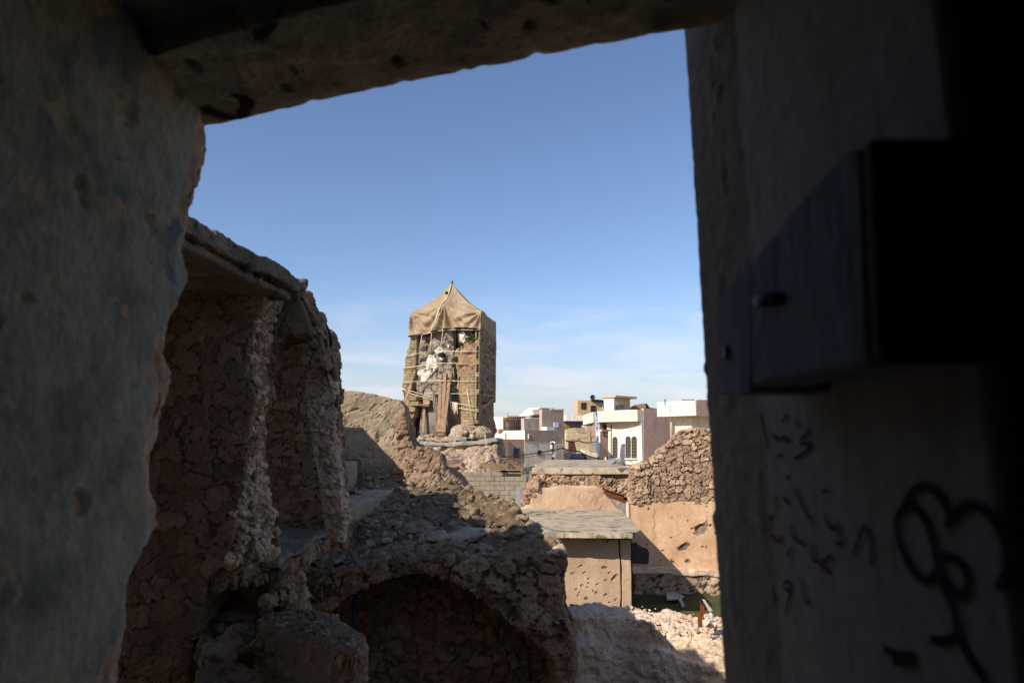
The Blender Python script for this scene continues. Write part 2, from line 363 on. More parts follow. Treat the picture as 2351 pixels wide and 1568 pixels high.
M['white_board'] = mat('dusty_white_board', ['a8a093', 'c0b8aa'], .2, .03, .3)
M['tarp'] = mat('tan_canvas', ['8f7a62', '9d876d', 'ab957a'], 1.6, .12, .15, rough_=.85)
M['rope'] = mat('cream_rope', ['d3c2a0', 'e0d2b4'], .4, .05, .2)
M['t_stone'] = mat('tower_rubble_core', ['62564a', '83766a', '9c8f7e', 'b4a692'], .55, .12, 1.0, spots=[('4d4a48', .9, .58), ('b8aa94', .7, .66)], bdist=.1)
M['t_brick'] = mat('yellow_brown_brick', ['7d6c53', '978469', 'ab977a'], .9, .1, .4, brick=(.5, .26, 'c0b49c'), bdist=.05)
M['t_brick_dark'] = mat('brown_brick_wall', ['7d6650', '94795e', 'a3886a'], 1.2, .12, .5, brick=(.45, .2, '8c7a64'), bdist=.05)
M['t_rough'] = mat('rough_brown_brickwork', ['7a5f4a', '977a60', 'ac9074'], .45, .1, 1.0, bdist=.08)
M['t_white'] = mat('white_gypsum_remains', ['b3a896', 'cdc4b4', 'ddd6c8'], .5, .1, .8, spots=[('93836f', .4, .6)], bdist=.06)
M['t_grey'] = mat('smooth_grey_inner_shell', ['625a50', '7d746a', '91877b'], 1.0, .2, .5, spots=[('51493f', 1.0, .58)])
M['t_dark'] = mat('near_black_fill', ['16120f', '211b16'], .5, .1, .3)  # near-black colour, stands in for shade inside gaps and cavities
M['t_ledge'] = mat('grey_marble_ledge', ['6f6a64', '8b857c', 'a39b8f'], .6, .1, .6, streak=('55524e', .3, .5))
M['t_rubble'] = mat('pale_rubble_mound', ['8a7663', 'a8937d', 'c2af98'], .5, .12, 1.0, bdist=.1)
M['weed'] = mat('green_weed', ['3b4a1c', '56692a'], .2, .05, .2)
for nm, cs in dict(h_white=['e0d2c2', 'e8dac9', 'eee2d3'], h_pink=['c49f88', 'cdaa94', 'd4b4a0'], h_cream=['dccbae', 'e8d8bc', 'eedfc6'], h_grey=['a8917e', 'b39e8b', 'bda997'],
                   h_tan=['c2a27a', 'd0b088', 'd9bb95'], h_peach=['d8b898', 'e2c4a6'], h_old=['b7a283', 'cdb896', 'dccaab'], h_bluegrey=['a8a09c', 'b2aaa5']).items():
    M[nm] = mat(nm[2:] + '_house_render', cs, 2.2, .3, .1, streak=(''.join('%02x' % int(int(cs[0][i:i + 2], 16) * .78) for i in (0, 2, 4)), .45, .6))
M['h_stone'] = mat('far_brown_stonework', ['7b5f46', '9a7b5c', 'b39470'], .35, .12, .9, bdist=.08)
M['pane'] = mat('dark_window_pane', ['23272b', '2f3437'], .6, .1, .02, rough_=.25)
M['frame_brown'] = mat('brown_window_frame', ['4e3426', '5f4232'], .4, .1, .1)
M['frame_gold'] = mat('cream_window_bars', ['a89a78', 'b5a784'], .4, .1, .05, rough_=.5)
M['frame_white'] = mat('white_window_frame', ['cfd4da', 'dde1e5'], .5, .1, .05, rough_=.5)
M['shutter'] = mat('grey_roller_shutter', ['5c646a', '69727a'], .5, .1, .1, rough_=.5)
M['sign_blue'] = mat('blue_sign', ['2a52b0', '3360c4'], .8, .1, .02, rough_=.5)
M['sign_white'] = mat('white_lettering', ['e4e6ea', 'f0f0f0'], .5, .1, 0)
M['sign_maroon'] = mat('maroon_plaque', ['4a2020', '5a2828'], .5, .1, .05)
M['tank'] = mat('galvanised_water_tank', ['8c9aa3', 'a3b0b7'], .5, .1, .1, rough_=.45, metal=.3)
M['car'] = mat('dark_car_paint', ['15181d', '20242a'], .5, .1, 0, rough_=.25)
M['car_glass'] = mat('car_glass', ['2a3038', '394049'], .5, .1, 0, rough_=.08)
M['black_metal'] = mat('black_metal', ['17181a', '232426'], .4, .05, .05, rough_=.5)
M['white_plastic'] = mat('white_plastic', ['d8d8d4', 'e6e6e2'], .4, .05, .05, rough_=.5)

# ------------------------------------------------------------------ ground
xs = np.concatenate([np.linspace(-1500, -70, 24), np.linspace(-60, 60, 121), np.linspace(70, 1500, 24)])
ys = np.concatenate([np.linspace(-300, -6, 20), np.linspace(-5, 110, 116), np.linspace(125, 3000, 30)])
X, Y = np.meshgrid(xs, ys, indexing='ij')
Z = -5.0 + 1.4 * sstep(28, 50, Y)
pp = np.stack([X.ravel(), Y.ravel(), 0 * X.ravel()], 1)
Z = Z + (.10 * fbm(pp / 2.5, 3, 5)).reshape(Z.shape)
kind(grid('ground', np.stack([X, Y, Z], -1), M['ground']), 'structure')

# ------------------------------------------------------------------ the ruined room we look out of
room = thing('ruined_room', 'dark ruined room with thick plastered window opening framing the whole view', 'room', (0, 1.0, -1.9))
JX = -.78
jag = [(481, 290), (481, 310), (477, 330), (478, 350), (472, 390), (468, 420), (456, 462), (440, 500), (425, 530), (416, 575), (420, 600), (431, 630), (433, 655), (424, 690), (413, 720), (396, 770), (388, 815), (398, 850), (402, 875), (397, 920), (389, 965), (377, 1010), (352, 1045), (340, 1075), (338, 1120), (345, 1145), (355, 1175), (354, 1200), (343, 1240), (322, 1285), (303, 1330), (292, 1380), (290, 1450), (289, 1520), (287, 1600), (284, 1700)]
jp = [PX(a, b, JX) for a, b in jag][::-1]
jz = np.array([p.z for p in jp]); jy = np.array([p.y for p in jp])
zs = np.concatenate([np.linspace(-1.5, -.75, 20), np.linspace(-.74, .90, 400), np.linspace(.92, 1.1, 6)])
rows = []; mk = []
for z in zs:
    ye = float(np.interp(z, jz, jy)); rr = .045 + .02 * math.sin(z * 9) + .015 * math.sin(z * 23 + 1)
    path = [(-2.6, .30), (-1.6, .30), (-1.0, .30), (-.86, .31), (-.81, .34)]
    flat = [(JX + .018 - .02 * (1 - t), .36 + (ye - rr - .36) * t) for t in np.linspace(0, 1, 110)]
    arc = [(JX + .018 - rr * (1 - math.cos(a)), ye - rr + rr * math.sin(a)) for a in np.linspace(.08, math.pi / 2, 26)]
    out = [(JX - rr - t, ye) for t in (.02, .05, .1, .2, .4, .8, 1.6, 3.2, 5.2)]
    pth = path + flat + arc + out
    rows.append([(a, b, z) for a, b in pth])
    mk.append([0] * 5 + [ye - b for a, b in flat] + [0] * 26 + [0] * 9)
A = np.array(rows); mk = np.array(mk); sh = A.shape[:2]; q = A.reshape(-1, 3)
nb = fbm(q / .09, 4, 3).reshape(sh)
edge_d = np.where(np.arange(sh[1])[None, :] < 5, 9, np.where(np.arange(sh[1])[None, :] < 115, mk, 0))
brk = 1 - sstep(.0, .03, edge_d - (.05 + .07 * nb + .035 * np.sin(A[..., 2] * 11 + .6)))
brk = np.maximum(brk, sstep(.50, .56, fbm(q / .11, 4, 9).reshape(sh)))
near = (np.arange(sh[1]) > 4)
A[..., 0] += near[None, :] * (.012 * fbm(q / .22, 4, 21).reshape(sh) + .002 * fbm(q / .03, 3, 4).reshape(sh) - brk * (.009 + .014 * np.abs(fbm(q / .05, 4, 33)).reshape(sh) + .006 * fbm(q / .014, 3, 35).reshape(sh)))
A[..., 1] += (np.arange(sh[1]) > 114)[None, :] * .018 * fbm(q / .07, 4, 8).reshape(sh) + (np.arange(sh[1]) > 114)[None, :] * .006 * fbm(q / .018, 3, 18).reshape(sh)
grid('broken_jamb', A, M['dark_plaster'], room, attrs={'broken': brk})
# lintel: a stepped underside swept along the wall
O0, O1 = PZ(480, 292, .80), PZ(1582, 71, .80); I0, I1 = PZ(290, 140, .80), PZ(800, 2, .80)
di = (I1 - I0) / (I1 - I0).length; do = (O1 - O0) / (O1 - O0).length; Lw = (O1 - O0).length
us = np.linspace(-.35, Lw + .25, 420); A = []
notch = [(690, .014), (915, .012), (1060, .010), (1238, .018), (1100, .008), (1330, .006)]
for u in us:
    o = O0 + do * float(u); tt = float(u) * (do.dot(di)) - (O0 - I0).dot(di) * 0
    i_ = I0 + di * ((o - I0).dot(di) / 1.0)
    k = ray(0, 0); ch = 0
    pxu = CX + o.x / o.y * F
    for c, a in notch: ch += a * math.exp(-((pxu - c) / 16.0) ** 2)
    ch += .010 * float(fbm(np.array([[u * 9.0, 3.3, 1.1]]), 4, 2)[0]) + .004
    oy = o.y
    pr = [(o.x, oy + .02, 1.1), (o.x, oy + .012, 1.0), (o.x, oy + .008, .90), (o.x, oy + .004, .83), (o.x, oy - .002, .805 + ch)]
    for t in np.linspace(.04, 1, 44): pr.append((o.x + (i_.x - o.x) * t, oy + (i_.y - oy) * t, .80 + (.6 * ch * max(0, 1 - t * 7))))
    for t in (0.15, .5, .85, 1): pr.append((i_.x - .004 * t, i_.y - .012 * t, .80 + .05 * t))
    for t in np.linspace(.08, 1, 20): pr.append((i_.x - .004, i_.y - .012 - (i_.y - .30) * t, .85 + .02 * t))
    pr += [(i_.x, .28, .95), (i_.x, .28, 1.05)]
    A.append(pr)
A = np.array(A); sh = A.shape[:2]; q = A.reshape(-1, 3)
w = np.zeros(sh[1]); w[4:] = 1
A[..., 2] += w * (.007 * fbm(q / .12, 4, 5) + .003 * fbm(q / .03, 3, 6) - 0).reshape(sh)
for (px, py, rad) in ((910, 141, .016), (655, 203, .017), (1215, 62, .014), (440, 150, .02)):        # knocked-out holes in the soffit
    c = PZ(px, py, .80); d = np.sqrt((A[..., 0] - c.x) ** 2 + (A[..., 1] - c.y) ** 2)
    A[..., 2] += (.025 * (1 - sstep(rad * .3, rad * 1.2, d))) * w
grid('lintel', A, M['soffit'], room)
# right jamb: a pale chamfer by the daylight, then the painted reveal
pl = [(5.2, 1.40), (2.0, 1.36), (1.0, 1.30), (.40, 1.285), (.352, 1.280)]
ch0, ch1, ch2 = Vector((.344, 1.268)), Vector((.392, 1.115)), Vector((.350, .535))
pl += [tuple(ch0.lerp(ch1, t)) for t in np.linspace(0, 1, 34)] + [tuple(ch1.lerp(ch2, t)) for t in np.linspace(.03, 1, 60)] + [(.36, .525), (.40, .52), (.8, .50), (2.8, .45)]
zs = np.concatenate([np.linspace(-1.5, -.7, 16), np.linspace(-.69, .90, 260), np.linspace(.92, 1.1, 6)])
A = np.array([[(x + (.022 + .018 * (.8 - z)) * (j > 1), y, z) for j, (x, y) in enumerate(pl)] for z in zs]); sh = A.shape[:2]; q = A.reshape(-1, 3)
cw = np.zeros(sh[1]); cw[4:40] = 1; cw[38:44] = np.linspace(1, 0, 6)
A[..., 0] += (cw * (.002 * fbm(q * np.array([1, 1, .35]) / .05, 4, 15) + .0025 * fbm(q / .02, 3, 16) - .004 * sstep(.3, .5, fbm(q * np.array([1, 1, .4]) / .03, 3, 19))).reshape(sh) ) + ((1 - cw) * (np.arange(sh[1]) > 4) * .0012 * fbm(q / .15, 3, 17).reshape(sh))
jr = grid('painted_jamb', A, M['grey_paint'], room)
# the rest of the room
shell = MB()
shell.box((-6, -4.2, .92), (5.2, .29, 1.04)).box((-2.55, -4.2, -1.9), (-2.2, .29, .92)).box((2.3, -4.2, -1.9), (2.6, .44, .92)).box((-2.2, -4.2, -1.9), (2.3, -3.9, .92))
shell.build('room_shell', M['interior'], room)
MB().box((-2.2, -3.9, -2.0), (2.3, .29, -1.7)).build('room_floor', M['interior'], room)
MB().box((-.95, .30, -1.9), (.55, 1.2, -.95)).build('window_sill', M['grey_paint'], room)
MB().box((-6, -4.2, 1.045), (5.2, 1.20, 1.13)).box((-6, 1.201, 1.045), (-.3, 1.60, 1.128)).box((-9, -4.2, 1.131), (-2.75, 1.62, 1.9)).box((-9, -4.2, 1.901), (-4.65, 1.62, 3.8)).build('roof_slab', M['interior'], room)  # roof, plus unseen stepped blocks on the left added for their shadow
MB().box((-6.0, .5, -5.2), (5.2, 1.25, -1.5)).box((-6, -4.2, -5.2), (-2.56, .49, .91)).box((2.61, -4.2, -5.2), (5.2, .43, .91)).build('outer_wall', M['earth'], room)
# wooden bracket fixed on the right jamb
bx = .292
def bo(pts, x): return [PX(a, b, x) for a, b in pts]
br = MB().prism(bo([(1650, 690), (1660, 668), (1722, 612), (1725, 600), (1722, 900), (1690, 908), (1652, 906)], bx + .012), (.10, 0, 0)).build('bracket_tongue', M['bracket'], room, bevel=.003)
b2 = MB().prism(bo([(1722, 612), (1728, 596), (1840, 455), (1935, 352), (1952, 344), (1974, 343), (1984, 560), (1994, 836), (1880, 858), (1770, 872), (1724, 888)], bx), (.075, 0, 0))
br2 = b2.build('bracket', M['bracket'], room, bevel=.004)
e0, e1 = PX(1974, 341, bx), PX(1996, 838, bx)
MB().prism([(bx - .001, e0.y - .004, e0.z), (bx + .10, e0.y - .004, e0.z), (bx + .10, e1.y - .004, e1.z), (bx - .001, e1.y - .004, e1.z)], (0, -.016, 0)).build('bracket_end', M['black_wood'], room, bevel=.003)
a = PX(1740, 692, bx - .001); b = PX(1800, 686, bx - .001)
MB().tube([a, a.lerp(b, .4) + Vector((-.004, 0, .001)), b], [.007, .008, .006], 8).build('bolt', M['wire'], room, True)
a = PX(1667, 808, bx + .010); MB().lathe((0, 0, 0), [(.011, 0), (.011, .004)], 12).build('nail', M['black_metal'], None)
nl = bpy.data.objects['nail']; nl.data.transform(__import__('mathutils').Matrix.Rotation(R(-90), 4, 'Y')); nl.data.transform(__import__('mathutils').Matrix.Translation(a - off(room))); nl.parent = room
# scribbled writing on the painted reveal (drawn as thin strokes of ink on the plaster plane)
C0 = Vector((ch1.x, ch1.y, 0)); cd = (ch2 - ch1).normalized(); cn = Vector((-abs(cd.y), cd.x * (1 if cd.y < 0 else -1), 0)).normalized()
def stroke(mb, pts, w):
    p3 = []
    for p in pts:
        x, y = c8(p); h = hit(x, y, C0, cd)
        for _ in range(3): h = hit(x, y, C0 + Vector((.022 + .018 * (.8 - h.z), 0, 0)), cd)
        p3.append(h)
    q3 = [p3[0]]
    for a, b in zip(p3, p3[1:]):
        for t in (.34, .67, 1): q3.append(a.lerp(b, t))
    for _ in range(2): q3 = [q3[0]] + [(q3[i - 1] + q3[i] * 2 + q3[i + 1]) / 4 for i in range(1, len(q3) - 1)] + [q3[-1]]
    vs = []; nn = Vector((-1, 0, 0)); n2 = nn - cd.to_3d() * nn.dot(cd.to_3d()); n2.normalize()
    for i, p in enumerate(q3):
        d = (q3[min(i + 1, len(q3) - 1)] - q3[max(i - 1, 0)]).normalized(); s = d.cross(n2).normalized() * w / 2
        for e in (s, -s): vs.append(p + e + n2 * .0035)
    mb.add(vs, [(2 * i, 2 * i + 1, 2 * i + 3, 2 * i + 2) for i in range(len(q3) - 1)])
g = MB()
for s_ in ([(250, 50), (262, 110), (275, 180), (290, 255)], [(400, 50), (385, 75), (370, 100)], [(310, 160), (335, 195), (362, 200), (380, 175), (392, 200), (415, 205)], [(340, 295), (365, 278)], [(525, 125), (515, 165), (480, 185), (470, 215), (505, 225), (545, 215), (520, 255), (440, 305)], [(450, 80), (470, 130)]): stroke(g, s_, .0052)
g.build('blue_scribble', M['ink_blue'], jr)
g = MB()
for s_ in ([(200, 440), (220, 540)], [(270, 440), (260, 510)], [(330, 510), (345, 600)], [(390, 400), (410, 420)], [(370, 520), (415, 560)], [(440, 470), (500, 600), (530, 650)], [(600, 490), (630, 480)], [(610, 620), (625, 660), (650, 700), (680, 690)], [(680, 650), (700, 720), (715, 775), (690, 790), (665, 770)], [(775, 845), (800, 770), (835, 665), (870, 740), (885, 820), (880, 910)], [(300, 890), (315, 1000), (330, 1105)], [(425, 1050), (385, 1040), (375, 1005), (410, 985), (425, 1040), (400, 1110), (390, 1190)], [(470, 960), (485, 1040), (500, 1120), (530, 1110)], [(440, 1210), (450, 1230)]): stroke(g, s_, .0048)
g.build('black_scribble', M['ink_black'], jr)
g = MB()
for s_ in ([(300, 650), (320, 630)], [(310, 730), (335, 765), (355, 770), (372, 740)], [(430, 675), (418, 730), (440, 755), (465, 770), (495, 790)], [(400, 855), (420, 800)], [(545, 780), (540, 840), (550, 885), (585, 880), (600, 915), (640, 950)], [(590, 900), (620, 865), (650, 850)]): stroke(g, s_, .0055)
g.build('red_scribble', M['ink_red'], jr)
g = MB()
for s_ in ([(1250, 940), (1190, 1005), (1130, 960), (1070, 870), (1025, 750), (1015, 640), (1060, 575), (1120, 570), (1180, 640), (1225, 760), (1250, 900), (1300, 1010), (1370, 1090), (1420, 1060), (1430, 960), (1380, 880), (1310, 850), (1265, 870)],
           [(1060, 575), (1110, 480), (1180, 450), (1250, 490), (1300, 570), (1325, 660), (1300, 690)], [(1325, 660), (1380, 580), (1450, 555), (1530, 600), (1610, 700), (1660, 830), (1650, 950), (1590, 1040)],
           [(1250, 940), (1300, 1060), (1350, 1160), (1365, 1290), (1420, 1410), (1530, 1568)], [(1365, 1300), (1290, 1335), (1215, 1320)], [(950, 1375), (1040, 1415), (1140, 1405), (1080, 1450), (1000, 1445)]): stroke(g, s_, .0085)
g.build('black_spray_swirl', M['ink_black'], jr)
# ------------------------------------------------------------------ the broken house on the left
def poly(pts, Y): return [P(a, b, Y) for a, b in pts]
HS = .53                                                            # the house stands close to the window: its depths are in units of HS metres
def hP(px, py, Y): return P(px, py, Y * HS)
def hpoly(pts, Y): return [hP(a, b, Y) for a, b in pts]
def hPZ(px, py, z): return PZ(px, py, z * HS)
class HB(MB):
    def prism(s, pts, ext): return MB.prism(s, pts, Vector(ext) * HS)
    def rock(s, c, r, seed=0, sub=2, sq=(1, 1, .7)): return MB.rock(s, c, r * HS, seed, sub, sq)
def hrough(nm, mb, vox, m, parent, ops, seed):
    q = [(o[0], o[1] * HS, tuple(x * HS for x in o[2]) if isinstance(o[2], tuple) else o[2] * HS) + tuple(o[3:]) for o in ops]
    return rough(nm, mb, vox * HS, m, parent, q, seed)
house = thing('ruined_house', 'ruined stone house torn open beside the window, concrete roof slab jutting over its rubble walls', 'ruined house', (-1.7, 3.8, -5))
# roof slab with a second course under it
e0, e1 = hPZ(415, 480, 1.86), hPZ(688, 640, 1.86); ed = (e1 - e0).normalized()
near = e0 - ed * 3.2
def edge_at(y): return e0 + ed * ((y - e0.y) / ed.y)
pe = [edge_at(2.2), e1]
plan = [(-6, 2.15), (pe[0].x, 2.2), (e1.x, e1.y), (e1.x - .14, e1.y + .14), (-6, 4.4)]
mb = HB().prism([(x, y, 1.70 * HS) for x, y in plan], (0, 0, .16))
hrough('roof_slab', mb, .028, M['slab_concrete'], house, [('vec', .05, .5), ('fbm', .03, .22, 4), ('chip', .05, .16), ('ridge', .006, .05)], 3)
mb = HB().prism([(x - (.045 if x > -5 else 0), y - (.05 if y > 3.5 else 0), 1.60 * HS) for x, y in plan], (0, 0, .085))
hrough('slab_lower_course', mb, .028, M['slab_concrete'], house, [('vec', .04, .4), ('fbm', .02, .15, 4), ('chip', .03, .12)], 5)
# unseen blocks behind the jamb, added to cast the stepped shadow edge
rough('unseen_shadow_blocks', MB().box((-8, 3.0, 1.2), (-3.40, 5.3, 2.0)).box((-8, 4.6, -5), (-3.70, 7.35, 2.0)).box((-8, 7.35, -5), (-3.68, 10.9, 1.2)), .08, M['stone_near'], house, [('fbm', .04, .3, 4)], 6)
c = hP(692, 655, 7.6)
hrough('slab_stub', HB().rock(c, .13, 4, 3, (1.1, 1, .8)).rock(c + Vector((-.06, 0, .01)), .13, 9, 3), .025, M['slab_concrete'], house, [('fbm', .02, .07, 4)], 8)
# near stone wall with its broken end
YA = 7.2
edgeA = [(612, 640), (600, 700), (582, 740), (572, 800), (570, 850), (588, 905), (572, 960), (566, 1000), (556, 1060), (552, 1110), (538, 1160), (530, 1215), (520, 1270), (505, 1296), (478, 1318), (470, 1350), (455, 1395), (450, 1440), (440, 1500), (438, 1600), (436, 2100)]
mb = HB().prism(hpoly([(180, 640)] + edgeA + [(180, 2100)], YA), (0, .12, 0))
edgeB = [(655, 640), (640, 700), (622, 745), (612, 800), (600, 850), (612, 905), (598, 960), (600, 1000), (606, 1060), (606, 1110), (620, 1160), (632, 1215), (640, 1270), (628, 1300), (600, 1325), (560, 1345), (520, 1340), (500, 1345), (480, 1440), (470, 1500), (466, 1600), (463, 2100)]
mb.prism(hpoly([(180, 640)] + edgeB + [(180, 2100)], YA + .42), (0, .1, 0))
mid = [((a[0] + b[0]) / 2 + (3 if i % 2 else -4), (a[1] + b[1]) / 2) for i, (a, b) in enumerate(zip(edgeA, edgeB))]
mb.prism(hpoly([(180, 640)] + mid + [(180, 2100)], YA + .12), (0, .36, 0))
hrough('stone_wall', mb, .021, M['stone_near'], house, [('vec', .06, .4), ('stone', .036, (.27, .27, .17), .10), ('crack', .012, (.14, .14, .09), .10), ('ridge', .006, .06)], 21)
# pale broken end: the wall's inside laid bare, lumps of stone and mortar clinging to it
mb = HB(); rs = np.random.RandomState(5)
for i in range(150):
    t = i / 149; py = 690 + t * 625 + rs.uniform(-6, 6)
    xa = np.interp(py, [p[1] for p in edgeA], [p[0] for p in edgeA]); xb = np.interp(py, [p[1] for p in edgeB[:16]], [p[0] for p in edgeB[:16]])
    for _ in range(1 + (py > 1100)):
        u = rs.uniform(.12, .95); pt = hP(xa + (xb - xa) * u, py, YA + .02 + .42 * u)
        mb.rock(pt, rs.uniform(.05, .10) * (1.25 if py > 1100 else 1), 100 + i * 3 + _, 1, (1, 1, .75))
hrough('broken_wall_end', mb, .018, M['pale_near'], house, [('vec', .03, .1), ('stone', .03, (.14, .14, .10), .12), ('ridge', .014, .07), ('chip', .02, .06)], 31)
# lumps over the niche
mb = HB().prism(hpoly([(575, 652), (690, 655), (702, 690), (728, 745), (735, 790), (742, 835), (722, 840), (712, 800), (690, 782), (655, 776), (632, 790), (618, 822), (604, 856), (590, 830), (585, 760)], 7.75), (0, .5, 0))
hrough('wall_above_niche', mb, .024, M['stone_near'], house, [('vec', .06, .35), ('stone', .04, (.25, .25, .2)), ('fbm', .04, .2, 4), ('chip', .06, .15), ('ridge', .012, .06)], 41)
mb = HB().prism(hpoly([(330, 690), (618, 690), (618, 722), (330, 722)], 8.3), (0, 2.2, 0))
hrough('niche_sun_blocker', mb, .04, M['stone_near'], house, [('fbm', .03, .2, 4)], 42)  # hidden block added to keep the sun off the niche wall
mb = HB().prism(hpoly([(652, 700), (690, 692), (712, 745), (722, 775), (700, 768), (672, 770), (655, 745)], 7.72), (0, .06, 0))
hrough('plaster_remnant', mb, .02, M['outer_skin'], house, [('vec', .03, .3), ('fbm', .015, .1, 4)], 43)
# niche walls and floor
mb = HB().prism(hpoly([(560, 700), (760, 760), (775, 1000), (790, 1260), (560, 1290)], 10.3), (0, .4, 0))
hrough('niche_wall', mb, .028, M['stone_near'], house, [('vec', .06, .4), ('stone', .05, (.2, .2, .14)), ('ridge', .014, .08)], 51)
nf = [hPZ(600, 1195, -1.33), hPZ(770, 1192, -1.33), hPZ(752, 1222, -1.33), hPZ(722, 1232, -1.33), hPZ(700, 1258, -1.33), hPZ(668, 1268, -1.33), hPZ(640, 1290, -1.33), hPZ(600, 1290, -1.33)]
hrough('niche_floor', HB().prism(nf, (0, 0, -.07)), .022, M['floor_grey'], house, [('vec', .03, .2), ('fbm', .015, .2, 4), ('chip', .02, .1)], 55)
fm = [p + Vector((-.01, .05, -.045)) for p in nf]
hrough('floor_masonry', HB().prism(fm, (0, 0, -.22)), .026, M['stone_near'], house, [('vec', .05, .3), ('stone', .05, (.24, .24, .16)), ('ridge', .012, .07)], 56)
# wall on the right of the niche: torn edge, then a skin of plaster on its outer side
mb = HB().prism(hpoly([(700, 690), (728, 745), (745, 790), (762, 845), (766, 900), (770, 1000), (776, 1060), (782, 1120), (790, 1165), (796, 1200), (775, 1250), (748, 1215), (740, 1160), (728, 1100), (716, 1030), (708, 960), (700, 900), (704, 860), (726, 835), (718, 800), (690, 760)], 8.2), (0, .22, 0))
hrough('torn_wall', mb, .02, M['pale_near'], house, [('vec', .05, .3), ('stone', .04, (.16, .16, .11)), ('fbm', .03, .12, 4), ('chip', .04, .1), ('ridge', .012, .05)], 61)
mb = HB().prism(hpoly([(686, 682), (702, 684), (716, 698), (723, 718), (731, 738), (738, 752), (744, 776), (748, 802), (760, 814), (767, 832), (769, 856), (766, 884), (762, 872), (756, 848), (744, 828), (742, 800), (730, 806), (738, 778), (726, 756), (714, 742), (700, 716)], 8.15), (0, .2, 0))
hrough('outer_plaster', mb, .022, M['outer_skin'], house, [('vec', .05, .2), ('fbm', .02, .12, 4), ('chip', .03, .12), ('ridge', .006, .05)], 63)
mb = HB().prism(hpoly([(768, 872), (774, 905), (777, 1000), (781, 1040), (774, 1010), (768, 940)], 8.3), (0, .12, 0))
hrough('outer_plaster', mb, .022, M['outer_skin'], house, [('vec', .03, .3), ('fbm', .015, .15, 4)], 65)
for pts in ([(736, 768), (743, 742), (752, 750), (757, 770), (760, 798)], [(740, 772), (750, 744), (756, 758), (763, 792)], [(747, 760), (749, 800), (748, 850), (754, 880)]):
    HB().tube([hP(a, b, 8.0) for a, b in pts], .006, 5).build('torn_electric_wire', M['wire'], house, True)
HB().box(hP(734, 764, 8.15), hP(741, 740, 8.22)).build('electric_box', M['black_metal'], house, bevel=.003)
# foot of the wall: undercut cavity, fallen stones
mb = HB()
mb.prism(hpoly([(470, 1330), (640, 1300), (665, 1330), (690, 1420), (690, 2100), (440, 2100)], 8.0), (0, .5, 0))
for i in range(46):
    px, py = rs.uniform(470, 660), rs.uniform(1315, 1400)
    if py > 1300 + (px - 470) * .62: continue
    mb.rock(hP(px, py, 7.5 + rs.uniform(-.1, .3)), rs.uniform(.07, .16), 400 + i, 1)
hrough('undercut_foot', mb, .025, M['stone_near'], house, [('vec', .05, .3), ('stone', .06, (.3, .3, .22)), ('fbm', .03, .12, 4), ('ridge', .012, .06)], 71)

# ------------------------------------------------------------------ broken vault with the terrace on top of it
vault = thing('broken_vault', 'broken rubble masonry vault with a dark arched mouth below a terrace of debris', 'vault ruin', (-.8, 7.2, -5))
YF = 6.5
arch = [(640, 1420), (700, 1405), (745, 1396), (770, 1385), (800, 1362), (832, 1345), (865, 1332), (900, 1323), (960, 1317), (1000, 1321), (1040, 1331), (1085, 1350), (1120, 1371), (1155, 1398), (1190, 1430), (1222, 1465), (1250, 1500), (1270, 1540), (1278, 1600), (1280, 2300)]
top = [(1308, 2300), (1306, 1600), (1300, 1480), (1302, 1410), (1306, 1330), (1303, 1272), (1284, 1262), (1262, 1272), (1225, 1262), (1190, 1270), (1140, 1282), (1080, 1280), (1000, 1284), (920, 1283), (860, 1292), (800, 1296), (740, 1300), (690, 1296), (640, 1300)]
mb = MB().prism(poly(arch + top, YF), (0, .75, 0))
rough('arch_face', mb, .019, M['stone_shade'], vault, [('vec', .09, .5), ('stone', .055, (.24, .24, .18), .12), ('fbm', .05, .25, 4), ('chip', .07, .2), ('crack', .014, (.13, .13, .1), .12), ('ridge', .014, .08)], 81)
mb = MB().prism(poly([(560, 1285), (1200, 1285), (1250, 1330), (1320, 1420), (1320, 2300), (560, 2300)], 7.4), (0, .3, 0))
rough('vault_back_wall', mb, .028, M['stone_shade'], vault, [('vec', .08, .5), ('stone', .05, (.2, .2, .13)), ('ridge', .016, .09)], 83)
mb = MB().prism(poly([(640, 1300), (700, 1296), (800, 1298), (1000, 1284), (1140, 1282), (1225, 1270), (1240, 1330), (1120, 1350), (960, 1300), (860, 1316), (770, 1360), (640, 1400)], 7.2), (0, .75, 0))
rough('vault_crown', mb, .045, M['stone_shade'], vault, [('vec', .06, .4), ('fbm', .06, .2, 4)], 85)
# terrace: top surface as a height field running back from the arch, ridge of wall stumps on its right
def ridge_x(y): return np.interp(y, [6.3, 6.7, 7.2, 8.0, 9.0, 10.0, 10.8, 12], [.58, .56, .46, .24, .04, -.35, -.72, -1.3])
xs = np.linspace(-4.0, 1.3, 190); ys = np.linspace(6.55, 12.6, 214)
X, Y = np.meshgrid(xs, ys, indexing='ij'); q = np.stack([X.ravel(), Y.ravel(), np.zeros(X.size)], 1)
rx = ridge_x(Y); d = X - rx
Z = -1.24 + .098 * (Y - 6.5) + .05 * fbm(q / .8, 3, 3).reshape(X.shape) + .045 * fbm(q / .16, 4, 4).reshape(X.shape)
Z += np.interp(Y, [6.5, 7, 7.6, 8.4, 9.2, 10.2, 11], [.03, .05, .09, .10, .10, .08, .03]) * np.exp(-((d + .12) / .19) ** 2)
Z += .12 * np.exp(-((X + 2.2) / .5) ** 2) * sstep(8, 9.5, Y)
f1, f2, cid = worley(q / .20, 9); Z += (.05 * sstep(0, .3, f2 - f1) * (cid > .35)).reshape(X.shape)
Z -= 3.6 * sstep(.02, .34, d + .2 * (1 - sstep(7.0, 7.8, Y)) + .06 * fbm(q / .25, 3, 6).reshape(X.shape))
grid('terrace_top', np.stack([X, Y, Z], -1), M['gravel'], vault)
